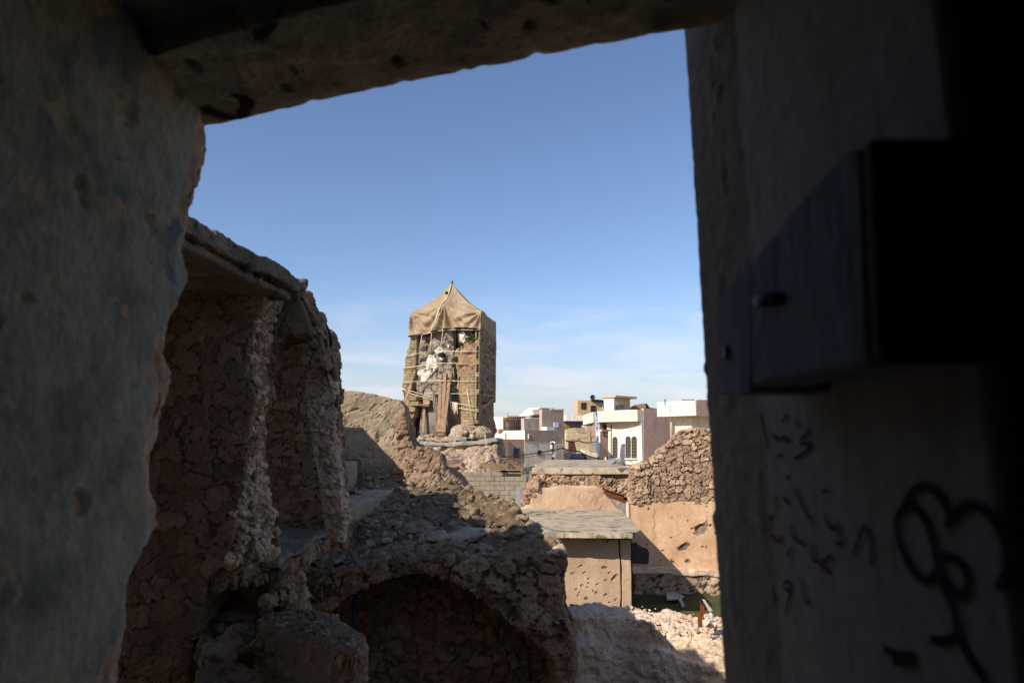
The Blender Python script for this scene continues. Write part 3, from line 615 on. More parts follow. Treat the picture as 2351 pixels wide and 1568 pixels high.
def terr(x, y):
    i = int(np.clip((x + 4) / 5.3 * 189, 0, 189)); j = int(np.clip((y - 6.55) / 6.05 * 213, 0, 213)); return Z[i, j]
# stub of wall along the terrace's right edge
mb = MB()
for (px, py, Yd, r) in ((1075, 1118, 10.0, .17), (1105, 1128, 9.6, .2), (1140, 1150, 9.2, .24), (1165, 1140, 8.9, .15), (1160, 1185, 8.7, .24), (1190, 1190, 8.3, .18), (1120, 1160, 9.0, .22), (1085, 1150, 9.4, .22), (1205, 1225, 7.8, .17), (1180, 1225, 7.9, .2), (1230, 1258, 7.4, .15), (1255, 1272, 7.05, .14), (1210, 1260, 7.3, .18), (1240, 1300, 7.0, .22), (1150, 1215, 8.3, .2), (1280, 1285, 6.85, .12), (1265, 1310, 6.8, .2), (1110, 1185, 8.9, .2), (1060, 1135, 9.9, .2), (1250, 1360, 6.9, .26), (1270, 1420, 6.85, .25), (1225, 1330, 7.1, .26), (1200, 1290, 7.3, .24)):
    mb.rock(P(px, py + (30 if px > 1195 else 8), Yd), r * .66, int(px + py), 2, (1, 1, .8))
rs2 = np.random.RandomState(8)
for i in range(130):
    y = rs2.uniform(6.7, 10.4); x = ridge_x(y) + rs2.uniform(-.28, .12); mb.rock((x, y, terr(min(x, ridge_x(y) - .05), y) + rs2.uniform(-.12, .0)), rs2.uniform(.05, .08 if y < 7.7 else .12), 900 + i, 1, (1, 1, .75))
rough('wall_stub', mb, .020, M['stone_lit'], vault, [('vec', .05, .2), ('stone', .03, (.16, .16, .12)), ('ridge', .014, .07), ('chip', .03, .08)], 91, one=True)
mb = MB().prism(poly([(1268, 1268), (1284, 1260), (1304, 1266), (1302, 1300), (1288, 1296), (1278, 1282)], 6.55), (0, .5, 0))
rough('white_plaster_cap', mb, .02, M['gypsum'], vault, [('fbm', .02, .1, 4)], 93)
# small rubble on the terrace (uncountable) and the stones big enough to tell apart
mb = MB(); rs3 = np.random.RandomState(3)
for i in range(1500):
    y = 6.6 + 4.6 * rs3.uniform(0, 1) ** 1.1; x = rs3.uniform(-2.5, ridge_x(y) - .02)
    r = .014 + .075 * rs3.uniform(0, 1) ** 3.5
    mb.rock((x, y, terr(x, y) + r * .3), r, i, 1 if r < .05 else 2, (1, 1, .7))
rub = mb.build('rubble', M['pebble'], None); kind(rub, 'stuff'); rub['label'] = 'loose grey rubble chips scattered over the ruined terrace'
big = [(963, 1216, 8.0, .20, 'large pale block standing up in the middle of the terrace rubble'),
       (1010, 1246, 7.4, .17, 'flat pale stone lying at the front of the terrace, right of the twin stones'),
       (982, 1244, 7.35, .14, 'rounded tan stone touching the flat pale stone on the terrace rubble'),
       (1040, 1262, 7.2, .12, 'tan stone nearest the dark front edge above the arch crown'),
       (935, 1222, 8.1, .11, 'grey stone wedged left of the large pale block'),
       (982, 1205, 8.5, .12, 'brown stone leaning behind the large pale block'),
       (893, 1238, 7.7, .075, 'small white stone lying alone on the dark left rubble'),
       (1075, 1238, 7.7, .26, 'longest tilted slab of masonry on the right of the terrace'),
       (1110, 1275, 7.0, .17, 'round dark boulder set under the tilted masonry slab'),
       (1052, 1222, 8.0, .11, 'small brown stone at the upper end of the tilted slab'),
       (612, 1375, 3.95, .045, 'lone rounded grey stone under the undercut wall foot')]
for i, (px, py, Yd, r, lab) in enumerate(big):
    p = P(px, py, Yd)
    sq = (1.25, .8, .72) if i != 7 else (1.7, .7, .55)
    me = MB().rock((0, 0, 0), r, 60 + i * 7, 4, sq).mesh('boulder'); displace(me, [('fbm', r * .14, r * .7, 4), ('chip', r * .14, r * .6)], i); smooth(me)
    o = link('boulder' if i != 7 else 'masonry_slab', me, M['boulder'] if i not in (7, 8, 5, 9) else M['boulder'] if i == 7 else M['earth']); o.location = p
    tag(o, lab, 'stone', 'fallen stones of the ruin')
# blue pipe standing in the arch mouth
pb = P(812, 1450, 7.0); pt = P(819, 1345, 7.0)
p = MB().tube([pb - Vector((0, 0, 1.2)), pb, pt + Vector((0, 0, .1))], .028, 12).build('drain_pipe', M['pipe_blue'], None, True); tag(p, 'dark blue plastic pipe standing upright in the mouth of the vault', 'pipe')
# foreground stump of wall
ZT = -1.0
st = [PZ(590, 1432, ZT), PZ(700, 1462, ZT), PZ(815, 1500, ZT), PZ(848, 1480, ZT), PZ(838, 1455, ZT), PZ(775, 1415, ZT), PZ(745, 1402, ZT), PZ(660, 1398, ZT)]
stump = thing('wall_stump', 'cut off stump of plastered wall with dusty top in front of the vault', 'wall', (-.9, 3.4, -5))
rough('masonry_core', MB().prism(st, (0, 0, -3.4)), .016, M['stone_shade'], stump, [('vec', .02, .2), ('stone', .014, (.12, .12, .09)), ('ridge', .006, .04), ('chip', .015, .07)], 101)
a, b = PZ(590, 1436, ZT - .01), PZ(800, 1500, ZT - .01)
rough('plaster_face', MB().prism([a, b, b + Vector((0, .06, 0)), a + Vector((0, .06, 0))], (0, 0, -3.3)), .014, M['stump_plaster'], stump, [('vec', .012, .2), ('fbm', .006, .12, 4)], 102)
mb = MB()
for i in range(420):
    u, v = rs3.uniform(0, 1), rs3.uniform(0, 1); a = st[0].lerp(st[2], u); b = st[7].lerp(st[5], u); c = a.lerp(b, v)
    r = .006 + .022 * rs3.uniform(0, 1) ** 3; mb.rock((c.x, c.y, ZT + .015), r * .7, i, 1)
o = mb.build('dust_chips', M['pebble'], stump); kind(o, 'stuff')
mb = MB()
for i in range(60):
    px, py = rs3.uniform(445, 600), rs3.uniform(1430, 1600); mb.rock(P(px, py, 3.95 - (py - 1430) / 170 * .45 + rs3.uniform(-.05, .05)), rs3.uniform(.035, .10), 700 + i, 1)
mb.prism(poly([(430, 1440), (600, 1400), (640, 1700), (430, 1700)], 4.0), (0, .2, 0))
fr = rough('fallen_rubble', mb, .014, M['stone_shade'], None, [('vec', .03, .2), ('fbm', .025, .07, 4), ('chip', .02, .06), ('ridge', .006, .04)], 103); kind(fr, 'stuff'); fr['label'] = 'dark heap of fallen stones under the undercut wall'

# ------------------------------------------------------------------ stair wall
sw = thing('stair_wall', 'lumpy tan plastered wall with broken right edge and worn steps at its foot', 'wall', (-2.2, 11.2, -5))
mb = MB().prism(poly([(640, 905), (772, 900), (800, 897), (830, 902), (862, 906), (918, 917), (930, 932), (938, 970), (930, 1010), (924, 1050), (922, 1085), (928, 1120), (915, 1180), (640, 1200)], 11.9), (0, .35, 0))
rough('plastered_wall', mb, .028, M['plaster_wall'], sw, [('vec', .05, .6), ('fbm', .045, .7, 5), ('chip', .05, .3), ('crack', .03, (.8, .8, .6), .03), ('ridge', .010, .2)], 111)
mb = MB()
zt = -.36; mb.prism([PZ(782, 1066, zt), PZ(820, 1062, zt), PZ(815, 1040, zt), PZ(775, 1040, zt)], (0, 0, -.9))
rough('upper_step', mb, .03, M['plaster_wall'], sw, [('vec', .03, .3), ('fbm', .015, .2, 4)], 113)
zt = -.76; mb = MB().prism([PZ(800, 1170, zt), PZ(836, 1150, zt), PZ(900, 1128, zt), PZ(925, 1100, zt), PZ(780, 1095, zt), PZ(770, 1170, zt)], (0, 0, -.2))
rough('landing', mb, .025, M['plaster_wall'], sw, [('vec', .05, .3), ('fbm', .015, .15, 4), ('chip', .03, .2)], 115)
zt = -.92; mb = MB().prism([PZ(790, 1205, zt), PZ(836, 1180, zt), PZ(903, 1153, zt), PZ(930, 1115, zt), PZ(760, 1110, zt), PZ(755, 1200, zt)], (0, 0, -1.0))
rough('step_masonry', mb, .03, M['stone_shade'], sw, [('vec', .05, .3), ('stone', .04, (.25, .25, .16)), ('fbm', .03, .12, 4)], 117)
# eroded remains of wall between the stairs and the tower
mb = MB()
mb.prism(poly([(916, 944), (926, 946), (934, 1000), (948, 1016), (985, 1030), (1012, 1052), (1024, 1075), (1046, 1092), (1066, 1108), (1072, 1140), (1060, 1200), (900, 1200)], 11.82), (0, .7, 0))
mb.prism(poly([(930, 1050), (975, 1062), (1010, 1085), (1050, 1112), (1062, 1140), (1040, 1200), (925, 1200)], 11.6), (0, .6, 0))
mb.prism(poly([(930, 1100), (1000, 1108), (1050, 1135), (1030, 1200), (930, 1200)], 11.1), (0, .6, 0))
er = rough('eroded_wall', mb, .028, M['earth'], None, [('vec', .08, .5), ('stone', .04, (.3, .3, .18)), ('fbm', .05, .3, 4), ('chip', .06, .2), ('ridge', .014, .09)], 121)
tag(er, 'earthy eroded wall stump sloping down from the plastered stair wall', 'wall remains')

# ------------------------------------------------------------------ low rendered wall at the lower right
ZL = -2.10
lw = thing('low_wall', 'low broken wall smeared with pale wavy gypsum render, nearest the window at the lower right', 'wall', (2.0, 8.0, -5))
mb = MB()
a = [PZ(1276, 1392, -2.07), PZ(1311, 1376, -2.07), PZ(1436, 1391, -2.10), PZ(1652, 1421, -2.18), PZ(1900, 1450, -2.2)]
b = [PZ(1950, 1570, -2.3), PZ(1652, 1470, -2.27), PZ(1436, 1420, -2.2), PZ(1284, 1416, -2.16)]
mb.prism(a + b, (0, 0, -2.9))
mb.prism([p + Vector((0, -.1, -.28)) for p in a + b], (0, 0, -2.6))
me_o = rough('rendered_wall', mb, .022, M['gypsum'], lw, [('vec', .06, .5), ('fbm', .06, .35, 5), ('chip', .04, .3), ('ridge', .014, .14), ('fbm', .02, .06, 3)], 131)
me = me_o.data; v = getv(me); n = getn(me)                             # trowel drags: wavy ridges in the wet render
ph = 2.2 * fbm(v / .55, 3, 5); rid = np.sin((v[:, 2] * 1.0 + .35 * v[:, 0]) * 62 + ph * 6.0); msk = sstep(.05, .4, fbm(v / .45, 3, 12)) * sstep(-.1, -.45, v[:, 2] + 4.65 - 2.32 - .2)
setv(me, v + n * (rid * msk * .022)[:, None])
mb = MB()
for i in range(130):
    u = rs3.uniform(.25, 1); v_ = rs3.uniform(0, 1); p = a[1].lerp(a[3], u).lerp(b[3].lerp(b[1], u), v_); r = .01 + .035 * rs3.uniform(0, 1) ** 3
    mb.rock((p.x, p.y, p.z + .03), r, i, 1)
for i in range(26):
    p = P(rs3.uniform(1615, 1660), rs3.uniform(1412, 1440), 8.0); mb.rock(p, rs3.uniform(.03, .07), i + 300, 1)
o = mb.build('gypsum_crumbs', M['gypsum'], lw); kind(o, 'stuff')
for i, (x0, y0, x1, y1, Yd, lab) in enumerate(((1608, 1440, 1606, 1406, 7.75, 'shorter rusty steel stub standing upright in the low rendered wall'), (1617, 1420, 1611, 1387, 8.1, 'taller bent rusty steel stub behind the shorter one on the low wall'))):
    p, q_ = P(x0, y0, Yd), P(x1, y1, Yd)
    mb = MB(); mb.bar(p, q_, .05, .008).bar(p + Vector((.022, .02, 0)), q_ + Vector((.022, .02, 0)), .008, .045)
    if i: mb.bar(q_, q_ + Vector((-.02, 0, .03)), .045, .008)
    o = mb.build('steel_stub', M['rust'], None, bevel=.002); tag(o, lab, 'steel bar', 'rusty stubs in the low wall')
# ------------------------------------------------------------------ hut with the concrete slab roof
GZ = -5.0
ZR = -2.36
hut = thing('flat_roof_hut', 'low tan plastered hut with an overhanging cracked concrete slab roof', 'hut', (1.8, 19.5, GZ))
r_ = [PZ(1150, 1222, ZR), PZ(1215, 1221, ZR), PZ(1440, 1225, ZR), PZ(1452, 1224, ZR), PZ(1472, 1217, ZR), PZ(1421, 1166, ZR), PZ(1150, 1166, ZR)]
er_ = np.random.RandomState(12); fe_ = []
for k in range(60):                                                   # chipped front edge
    t = k / 59; p = r_[0].lerp(r_[3], t); fe_.append(p + Vector((0, (.02 if k % 13 in (3, 4, 5) else .0) + er_.uniform(-.003, .003), 0)))
MB().prism(fe_ + r_[4:], (0, 0, -.125)).build('roof_slab', M['roof_moss'], hut, bevel=0)
mb = MB()
for k in range(0, 59, 1):
    p = fe_[k]; mb.rock(p + Vector((0, .16, -.15 - er_.uniform(0, .02))), er_.uniform(.04, .10), 50 + k, 1, (1.5, .8, .5))
rough('broken_slab_edge', mb, .03, M['slab_concrete'], hut, [('fbm', .02, .1, 4)], 141)
yf = r_[2].y + .85; xr = P(1449, 1300, yf).x; xl = P(1140, 1300, yf).x
zc = ZR - .165
n_ = 420; m_ = 200                                                  # front wall: a plastered sheet with pits knocked into it
us = np.linspace(xl, xr - .30, n_); vs = np.linspace(GZ, zc, m_); U, V_ = np.meshgrid(us, vs, indexing='ij'); Yw = np.full_like(U, yf)
q = np.stack([U.ravel(), Yw.ravel(), V_.ravel()], 1); Yw += .012 * fbm(q / .9, 3, 4).reshape(U.shape)
def pit(U, V_, Yw, x, z, rx_, rz_, dep, rot=0, seed=0):
    du, dv = U - x, V_ - z; a = du * math.cos(rot) + dv * math.sin(rot); b = -du * math.sin(rot) + dv * math.cos(rot)
    d = np.sqrt((a / rx_) ** 2 + (b / rz_) ** 2); an = np.arctan2(b, a)
    nn_ = fbm(np.stack([U.ravel() / (rx_ * .8), V_.ravel() / (rx_ * .6), U.ravel() * 0 + seed], 1), 3, 3).reshape(U.shape)
    d = d * (1 + .75 * nn_)
    Yw += dep * (1 - sstep(.35, 1.0, d)) * (.7 + .6 * nn_); return 1 - sstep(.8, 1.1, d)
mask = np.zeros_like(U); prs = np.random.RandomState(4)
pits = [(640, 685), (812, 695), (828, 698), (668, 735), (855, 738), (830, 790), (652, 832), (700, 815), (690, 845), (735, 872), (758, 885), (830, 900), (630, 885), (622, 905), (905, 938), (680, 928), (690, 935), (858, 960), (580, 740), (700, 780), (610, 860), (770, 820)]
for i, c in enumerate(pits):
    p = P(*c3(c), yf); mask = np.maximum(mask, pit(U, V_, Yw, p.x, p.z, prs.uniform(.03, .07), prs.uniform(.016, .032), .04, .5, i))
p = P(*c3((892, 775)), yf); mask = np.maximum(mask, pit(U, V_, Yw, p.x, p.z, .14, .04, .06, .7, 3))
mask = np.maximum(mask, 0)
grid('front_wall', np.stack([U, Yw, V_], -1), M['hut_plaster'], hut, attrs={'broken': mask})
rough('corner_pilaster', MB().box((xr - .26, yf - .012, GZ), (xr, yf + .3, zc)), .04, M['hut_plaster'], hut, [('vec', .02, .5), ('fbm', .008, .1, 3)], 142)
mb = MB(); pz = np.linspace(GZ, zc + .0, 26)
mb.tube([(xr - .29 + .012 * math.sin(z * 9) + .02 * math.sin(z * 3.1), yf - .002, z) for z in pz], .014, 5)
p0 = Vector((xr - .29, yf - .006, zc - .08)); mb.tube([p0, p0 + Vector((-.12, 0, .0)), p0 + Vector((-.26, 0, -.01)), p0 + Vector((-.36, 0, -.10))], .014, 5)
mb.build('wall_crack', M['t_dark'], hut)
MB().box((xr - .02, yf + .3, GZ), (xr + .002, 22.9, zc)).build('side_wall', M['hut_plaster'], hut)
MB().box((xl, 22.6, GZ), (xr - .03, 22.7, zc)).build('back_wall', M['hut_plaster'], hut)

# ------------------------------------------------------------------ terrace wall behind the hut
YT = 23.3
tw = thing('terrace_house', 'old house with a flat screed roof and peeling plaster wall directly behind the hut', 'house', (2.6, 25, GZ))
zt = P(1330, 1078, YT).z
tp = [P(1228, 1078, YT), P(1452, 1080, YT)]
rt = [(tp[0].x - .1, YT - .03, zt - .16), (tp[1].x, YT - .03, zt - .16), (tp[1].x + .6, 33.0, zt - .16), (tp[0].x + .9, 33.0, zt - .16)]
MB().prism(rt, (0, 0, .22)).build('screed_roof', M['roof_moss'], tw, bevel=.015)
mb = MB().prism(poly([(1222, 1082), (1380, 1082), (1384, 1100), (1452, 1106), (1452, 1124), (1384, 1124), (1210, 1130), (1208, 1112), (1216, 1100)], YT + .05), (0, .5, 0))
rough('bare_masonry', mb, .05, M['stone_lit'], tw, [('vec', .1, .5), ('stone', .06, (.3, .3, .2)), ('ridge', .03, .15)], 153)
mb = MB().prism(poly([(1374, 1100), (1458, 1104), (1458, 1150), (1446, 1147), (1386, 1124), (1378, 1122)], YT - .02), (0, .3, 0))
rough('rubble_corner', mb, .05, M['stone_lit'], tw, [('vec', .06, .4), ('stone', .08, (.22, .22, .16)), ('ridge', .02, .1)], 155)
mb = MB().prism(poly([(1232, 1120), (1300, 1114), (1372, 1114), (1386, 1126), (1442, 1150), (1442, 1300), (1180, 1300), (1196, 1170), (1210, 1160), (1222, 1140)], YT - .08), (0, .3, 0))
rough('plaster_wall', mb, .05, M['hut_plaster'], tw, [('vec', .05, .5), ('fbm', .015, .3, 4)], 157)
mb = MB().prism(poly([(1322, 1140), (1330, 1130), (1350, 1122), (1372, 1118), (1384, 1128), (1386, 1150), (1376, 1175), (1340, 1175), (1332, 1158), (1324, 1150)], YT - .085), (0, .06, 0))
rough('peeled_patch', mb, .03, M['patch_pink'], tw, [('vec', .05, .3), ('fbm', .008, .2, 4)], 158)
MB().prism(poly([(1398, 1141), (1440, 1157), (1440, 1196), (1420, 1172), (1408, 1158)], YT - .085), (0, .04, 0)).build('niche_shade_panel', M['t_grey'], tw)  # flat darker panel standing for the shade of a niche
MB().prism(poly([(1441, 1153), (1450, 1155), (1450, 1200), (1441, 1188)], YT - .35), (0, .4, 0)).build('white_reveal', M['h_white'], tw)
a, b = P(1386, 1122, YT - .2), P(1432, 1136, YT - .2)
MB().bar(a, b, .16, .025).bar(a + Vector((0, .02, -.07)), b + Vector((0, .02, -.07)), .02, .12).bar(a + Vector((0, 0, -.14)), b + Vector((0, 0, -.14)), .16, .02).build('steel_beam', M['rust'], tw)
mb = MB()
for i in range(70):
    px = rs3.uniform(1208, 1238); py = 1080 + (1238 - px) * 1.6 + rs3.uniform(0, 40)
    mb.rock(P(px, py, YT + rs3.uniform(-.1, .4)), rs3.uniform(.10, .2), 1200 + i, 1)
rough('broken_corner', mb, .05, M['stone_lit'], tw, [('fbm', .05, .15, 4)], 159)
MB().box((tp[0].x + .3, YT + .4, GZ), (tp[1].x, 32.8, zt - .17)).build('house_body', M['h_old'], tw)
for i, (px, py, w_) in enumerate(((1405, 1076, .32), (1424, 1075, .36))):
    p = P(px, py, 25.2); p.z = zt + .10
    me = MB().rock((0, 0, 0), w_ * .6, 30 + i, 2, (1.2, .9, .75)).mesh('cement_lump'); o = link('cement_lump', me, M['cement']); o.location = p + Vector((0, 0, w_ * .3))
    tag(o, ('smaller white cement lump lying on the flat screed roof', 'larger grey cement lump lying on the flat screed roof')[i], 'rubble', 'lumps on the flat roof')

# ------------------------------------------------------------------ right boundary wall: rubble stone above, orange plaster below
YW = 22.0
bw = thing('boundary_wall', 'tall boundary wall with rubble stone top above pitted orange plaster', 'wall', (5.5, YW, GZ))
mb = MB().prism(poly([(1449, 1156), (1449, 1072), (1462, 1068), (1488, 1060), (1496, 1064), (1502, 1052), (1520, 1036), (1540, 1016), (1556, 998), (1572, 985), (1600, 986), (1650, 988), (1720, 986), (1900, 990), (2050, 1004), (2200, 998), (2300, 1010), (2300, 1156)], YW), (0, .55, 0))
mb.prism(poly([(1449, 1160), (1449, 1076), (1488, 1064), (1490, 1158)], YW - .06), (0, .4, 0))
rough('rubble_masonry', mb, .036, M['stone_lit'], bw, [('vec', .06, .5), ('stone', .085, (.27, .27, .145), .16), ('ridge', .014, .1)], 161)
x0, x1 = P(1449, 1200, YW).x, P(2300, 1200, YW).x; z0, z1 = GZ, P(1500, 1152, YW).z
us = np.linspace(x0, x1, 700); vs = np.linspace(z0, z1, 180); U, V_ = np.meshgrid(us, vs, indexing='ij'); Yw = np.full_like(U, YW - .02)
q = np.stack([U.ravel(), Yw.ravel(), V_.ravel()], 1); Yw += .015 * fbm(q / 1.1, 3, 14).reshape(U.shape); Yw[:, -1] += .12
V_[:, -2:] += (.05 * fbm(q / .4, 3, 15).reshape(U.shape))[:, -2:]
mask = np.zeros_like(U)
holes = [((1545, 400), .30, .24, .16, .5), ((1412, 540), .26, .15, .10, .6), ((1448, 648), .12, .10, .08, .2), ((1338, 655), .14, .06, .06, -.5), ((1155, 255), .05, .05, .05, 0), ((1330, 320), .035, .035, .04, 0), ((1450, 345), .05, .04, .05, 0), ((1620, 378), .08, .06, .06, .4), ((1660, 440), .06, .10, .06, .3), ((1560, 540), .06, .05, .05, 0), ((1588, 542), .05, .05, .05, 0), ((1258, 568), .07, .05, .05, .3), ((1480, 405), .06, .04, .05, 0), ((1500, 440), .07, .06, .05, 0), ((1325, 470), .10, .03, .04, .2), ((1140, 520), .06, .04, .04, 0), ((1240, 640), .05, .04, .04, 0), ((1590, 240), .04, .04, .04, 0), ((1420, 215), .05, .03, .04, 0)]
for i, (c, a, b, dp, ro) in enumerate(holes):
    p = P(*c3(c), YW); mask = np.maximum(mask, pit(U, V_, Yw, p.x, p.z, a * .72, b * .72, dp * 1.1, ro, i * 1.7))
M['orange_pitted'] = mat('pitted_orange_plaster', ['b08a67', 'c6a07c', 'd8b591'], 1.0, .06, .25, streak=('b08a68', .15, .7), spots=[('c6ab8e', .5, .66)], mask=('broken', '4a3c30', '8f7862'))
grid('orange_plaster', np.stack([U, Yw, V_], -1), M['orange_pitted'], bw, attrs={'broken': mask})
mb = MB().prism(poly([(1450, 1246), (1460, 1244), (1470, 1254), (1486, 1260), (1491, 1268), (1488, 1296), (1470, 1296), (1450, 1294)], YW - .045), (0, .08, 0))
rough('bare_cement_patch', mb, .03, M['dark_patch'], bw, [('vec', .04, .3), ('fbm', .008, .1, 3)], 163)
mb = MB().tube([P(1501 + 2.4 * math.sin(k * 1.3) + 1.5 * math.sin(k * 3.1), 1165 + k * 6, YW - .03) for k in range(16)], .005, 4); mb.build('hairline_crack', M['crater'], bw)
mb = MB().prism([P(1449, 1299, YW - .3), P(2300, 1335, YW - .3), P(2300, 1335, YW + .1), P(1449, 1299, YW + .1)], (0, 0, -.22))
rough('ledge', mb, .05, M['gypsum'], bw, [('vec', .06, .5), ('fbm', .05, .2, 4)], 165)
mb = MB().box((x0, YW - .22, GZ - .2), (x1, YW + .1, P(1500, 1312, YW - .2).z))
rough('wall_base', mb, .06, M['stone_lit'], bw, [('vec', .05, .4), ('stone', .03, (.35, .35, .22)), ('fbm', .04, .2, 4)], 167)
MB().box((x0 + .02, YW + .2, GZ), (x1, YW + .54, z1)).build('wall_core', M['earth'], bw)

# courtyard grass and debris
bmv = MB(); gr = np.random.RandomState(2); vv = []; ff = []
for i in range(15000):
    x, y = gr.uniform(2.2, 8.2), gr.uniform(15.0, 21.8)
    if vnoise(np.array([[x / 1.1, y / 1.1, 0]]), 3)[0] < -.35: continue
    h = gr.uniform(.03, .12); a = gr.uniform(0, 6.28); w_ = .016; t = gr.uniform(-.06, .06, 2); b = len(vv)
    vv += [(x - w_ * math.cos(a), y - w_ * math.sin(a), GZ - .1), (x + w_ * math.cos(a), y + w_ * math.sin(a), GZ - .1), (x + t[0], y + t[1], GZ + .04 + h)]; ff.append((b, b + 1, b + 2))
bmv.v = vv; bmv.f = ff; g_ = bmv.build('grass', M['grass'], None); kind(g_, 'stuff'); g_['label'] = 'short green grass growing in the shaded courtyard'
M['turf'] = mat('mossy_courtyard_soil', ['39391f', '4b4a2a', '5f5a3c'], .5, .05, .6, spots=[('6d6350', .3, .64)])
mb = MB(); us = np.linspace(1.0, 9, 80); vs = np.linspace(13.5, 21.9, 80); U, V_ = np.meshgrid(us, vs, indexing='ij'); q = np.stack([U.ravel(), V_.ravel(), 0 * U.ravel()], 1)
kind(grid('courtyard_ground', np.stack([U, V_, GZ + .06 + .07 * fbm(q / 1.2, 4, 3).reshape(U.shape) + .25 * sstep(21, 21.9, V_) * (.4 + .6 * fbm(q / .4, 3, 8).reshape(U.shape))], -1), M['turf']), 'structure')
for i, (pts, lab, nm) in enumerate(((((1529, 1362), (1545, 1361), (1570, 1371), (1560, 1377), (1531, 1378)), 'pale broken board lying flat on the courtyard grass', 'broken_board'), (((1613, 1377), (1620, 1379), (1637, 1402), (1628, 1404)), 'narrow white board leaning in the courtyard behind the rusty stubs', 'leaning_board'), (((1555, 1372), (1562, 1371), (1572, 1392), (1566, 1394)), 'small pale scrap of board in front of the flat board', 'board_scrap'))):
    if i == 1: q_ = [P(a, b, 17.2 - j * .0) for j, (a, b) in enumerate(pts)]; o = MB().prism(q_, (0, .06, .02)).build(nm, M['white_board'], None, bevel=.004)
    else: q_ = [PZ(a, b, GZ + .17) for a, b in pts]; o = MB().prism(q_, (0, 0, .05)).build(nm, M['white_board'], None, bevel=.004)
    tag(o, lab, 'board')
# galvanised posts
for (px, y0, y1, Yd, lab, w_) in ((1267, 1226, 1420, 14.5, 'thicker galvanised post with rust stains standing in front of the hut', .09), (1189, 1119, 1260, 21.5, 'thin grey post standing before the cement block wall', .06)):
    a, b = P(px, y0, Yd), P(px, y1, Yd); b.x = a.x; b.z = GZ
    po = thing('metal_post', lab, 'post', b, 'metal posts'); MB().box((a.x - w_, Yd, GZ), (a.x + w_, Yd + .012, a.z)).box((a.x - w_, Yd + .012, GZ), (a.x - w_ + .012, Yd + .06, a.z - .003)).build('post_shaft', M['post'], po)
    MB().box((a.x - w_ - .004, Yd - .004, a.z), (a.x + w_ + .004, Yd + .064, a.z + .015)).build('post_cap', M['post'], po)
a = P(1226, 1232, 14.4); b = P(1262, 1230, 14.48)
o = MB().tube([a, a.lerp(b, .3) + Vector((0, 0, -.03)), a.lerp(b, .6) + Vector((0, 0, -.035)), b], .008, 5).build('barbed_wire', M['post'], None); tag(o, 'barbed wire tied from the broken wall to the post before the hut', 'wire')

# ------------------------------------------------------------------ cement block wall, timber wreck, corrugated sheets
YB = 30.0
kb = thing('block_wall', 'grey cement block wall with a stepped top course below the tower', 'block wall', (-1, YB, GZ))
mb = MB(); br_ = np.random.RandomState(6)
xl, xr = P(1046, 1120, YB).x, P(1209, 1120, YB).x; zt_ = P(1130, 1094, YB).z; hh = .205; ww = .44
for r in range(12):
    z = zt_ - (r + 1) * hh; x = xl - (ww / 2 if r % 2 else 0); 
    while x < xr - .02:
        x2 = min(x + ww, xr)
        if x2 - x > .1: mb.box((max(x, xl) + .008, YB + br_.uniform(-.012, .012), z + .008), (x2 - .008, YB + .2, z + hh - .008))
        x += ww
x = P(1062, 1090, YB).x
for k in range(4): mb.box((x + k * ww + .008, YB + br_.uniform(-.012, .012), zt_ + .008), (x + (k + 1) * ww - .008, YB + .2, zt_ + hh - .008))
mb.build('blocks', M['block'], kb, bevel=.012)
MB().box((xl + .01, YB + .02, GZ), (xr - .012, YB + .18, zt_ - .012)).build('mortar_bed', M['mortar'], kb)
MB().box((xr - .21, YB + .21, zt_ - 12 * hh), (xr - .005, YB + 3, zt_ - .01)).build('return_wall', M['block'], kb)
tf = thing('timber_wreck', 'collapsed open timber frame wedged behind the cement block wall', 'timber frame', (-.6, 32.5, -3))
Yt = 32.0
def beam(a, b, w_, h_, Y0=Yt, Y1=None, m='timber', nm='plank'):
    MB().bar(P(a[0], a[1], Y0), P(b[0], b[1], Y1 or Y0), w_, h_).build(nm, M[m], tf, bevel=.006)
beam((1100, 1068), (1166, 1071), .05, .24); beam((1118, 1080), (1206, 1082), .05, .13, m='timber_red'); beam((1148, 1083), (1200, 1084), .05, .15, m='timber_red')
beam((1122, 1052), (1168, 1052), .5, .05, 33.2); beam((1165, 1053), (1185, 1062), .4, .05, 33.2); beam((1185, 1062), (1208, 1086), .3, .06, 32.4); beam((1168, 1056), (1200, 1084), .10, .08, 32.0)
beam((1110, 1066), (1130, 1054), .12, .05, 32.2, 33); beam((1150, 1068), (1160, 1056), .1, .05, 32.2, 33)
for x in (1112, 1132, 1152, 1172, 1190): beam((x, 1072), (x + 3, 1086), .10, .1, 32.4)
beam((1104, 1070), (1092, 1082), .10, .06, 31.9); beam((1128, 1076), (1150, 1072), .3, .12, 31.6, nm='beam_offcut')
pw = thing('broken_crate', 'broken plank crate tilted on the rubble left of the block wall', 'crate', (-3, 27, -2.5))
def pl_(pts, Y0, m, nm): MB().prism([P(a, b, Y0) for a, b in pts], (0, .9, .1)).build(nm, M[m], pw, bevel=.01)
pl_([(1014, 1064), (1042, 1060), (1058, 1066), (1026, 1072)], 27.0, 'timber', 'crate_lid'); pl_([(1026, 1073), (1058, 1067), (1066, 1076), (1040, 1084)], 26.6, 'timber_red', 'crate_side')
MB().prism([P(a, b, 26.55) for a, b in ((1034, 1076), (1052, 1071), (1056, 1074), (1038, 1080))], (0, .03, 0)).build('crate_gap_shade', M['t_dark'], pw)  # thin dark sheet painted as the shade between the boards
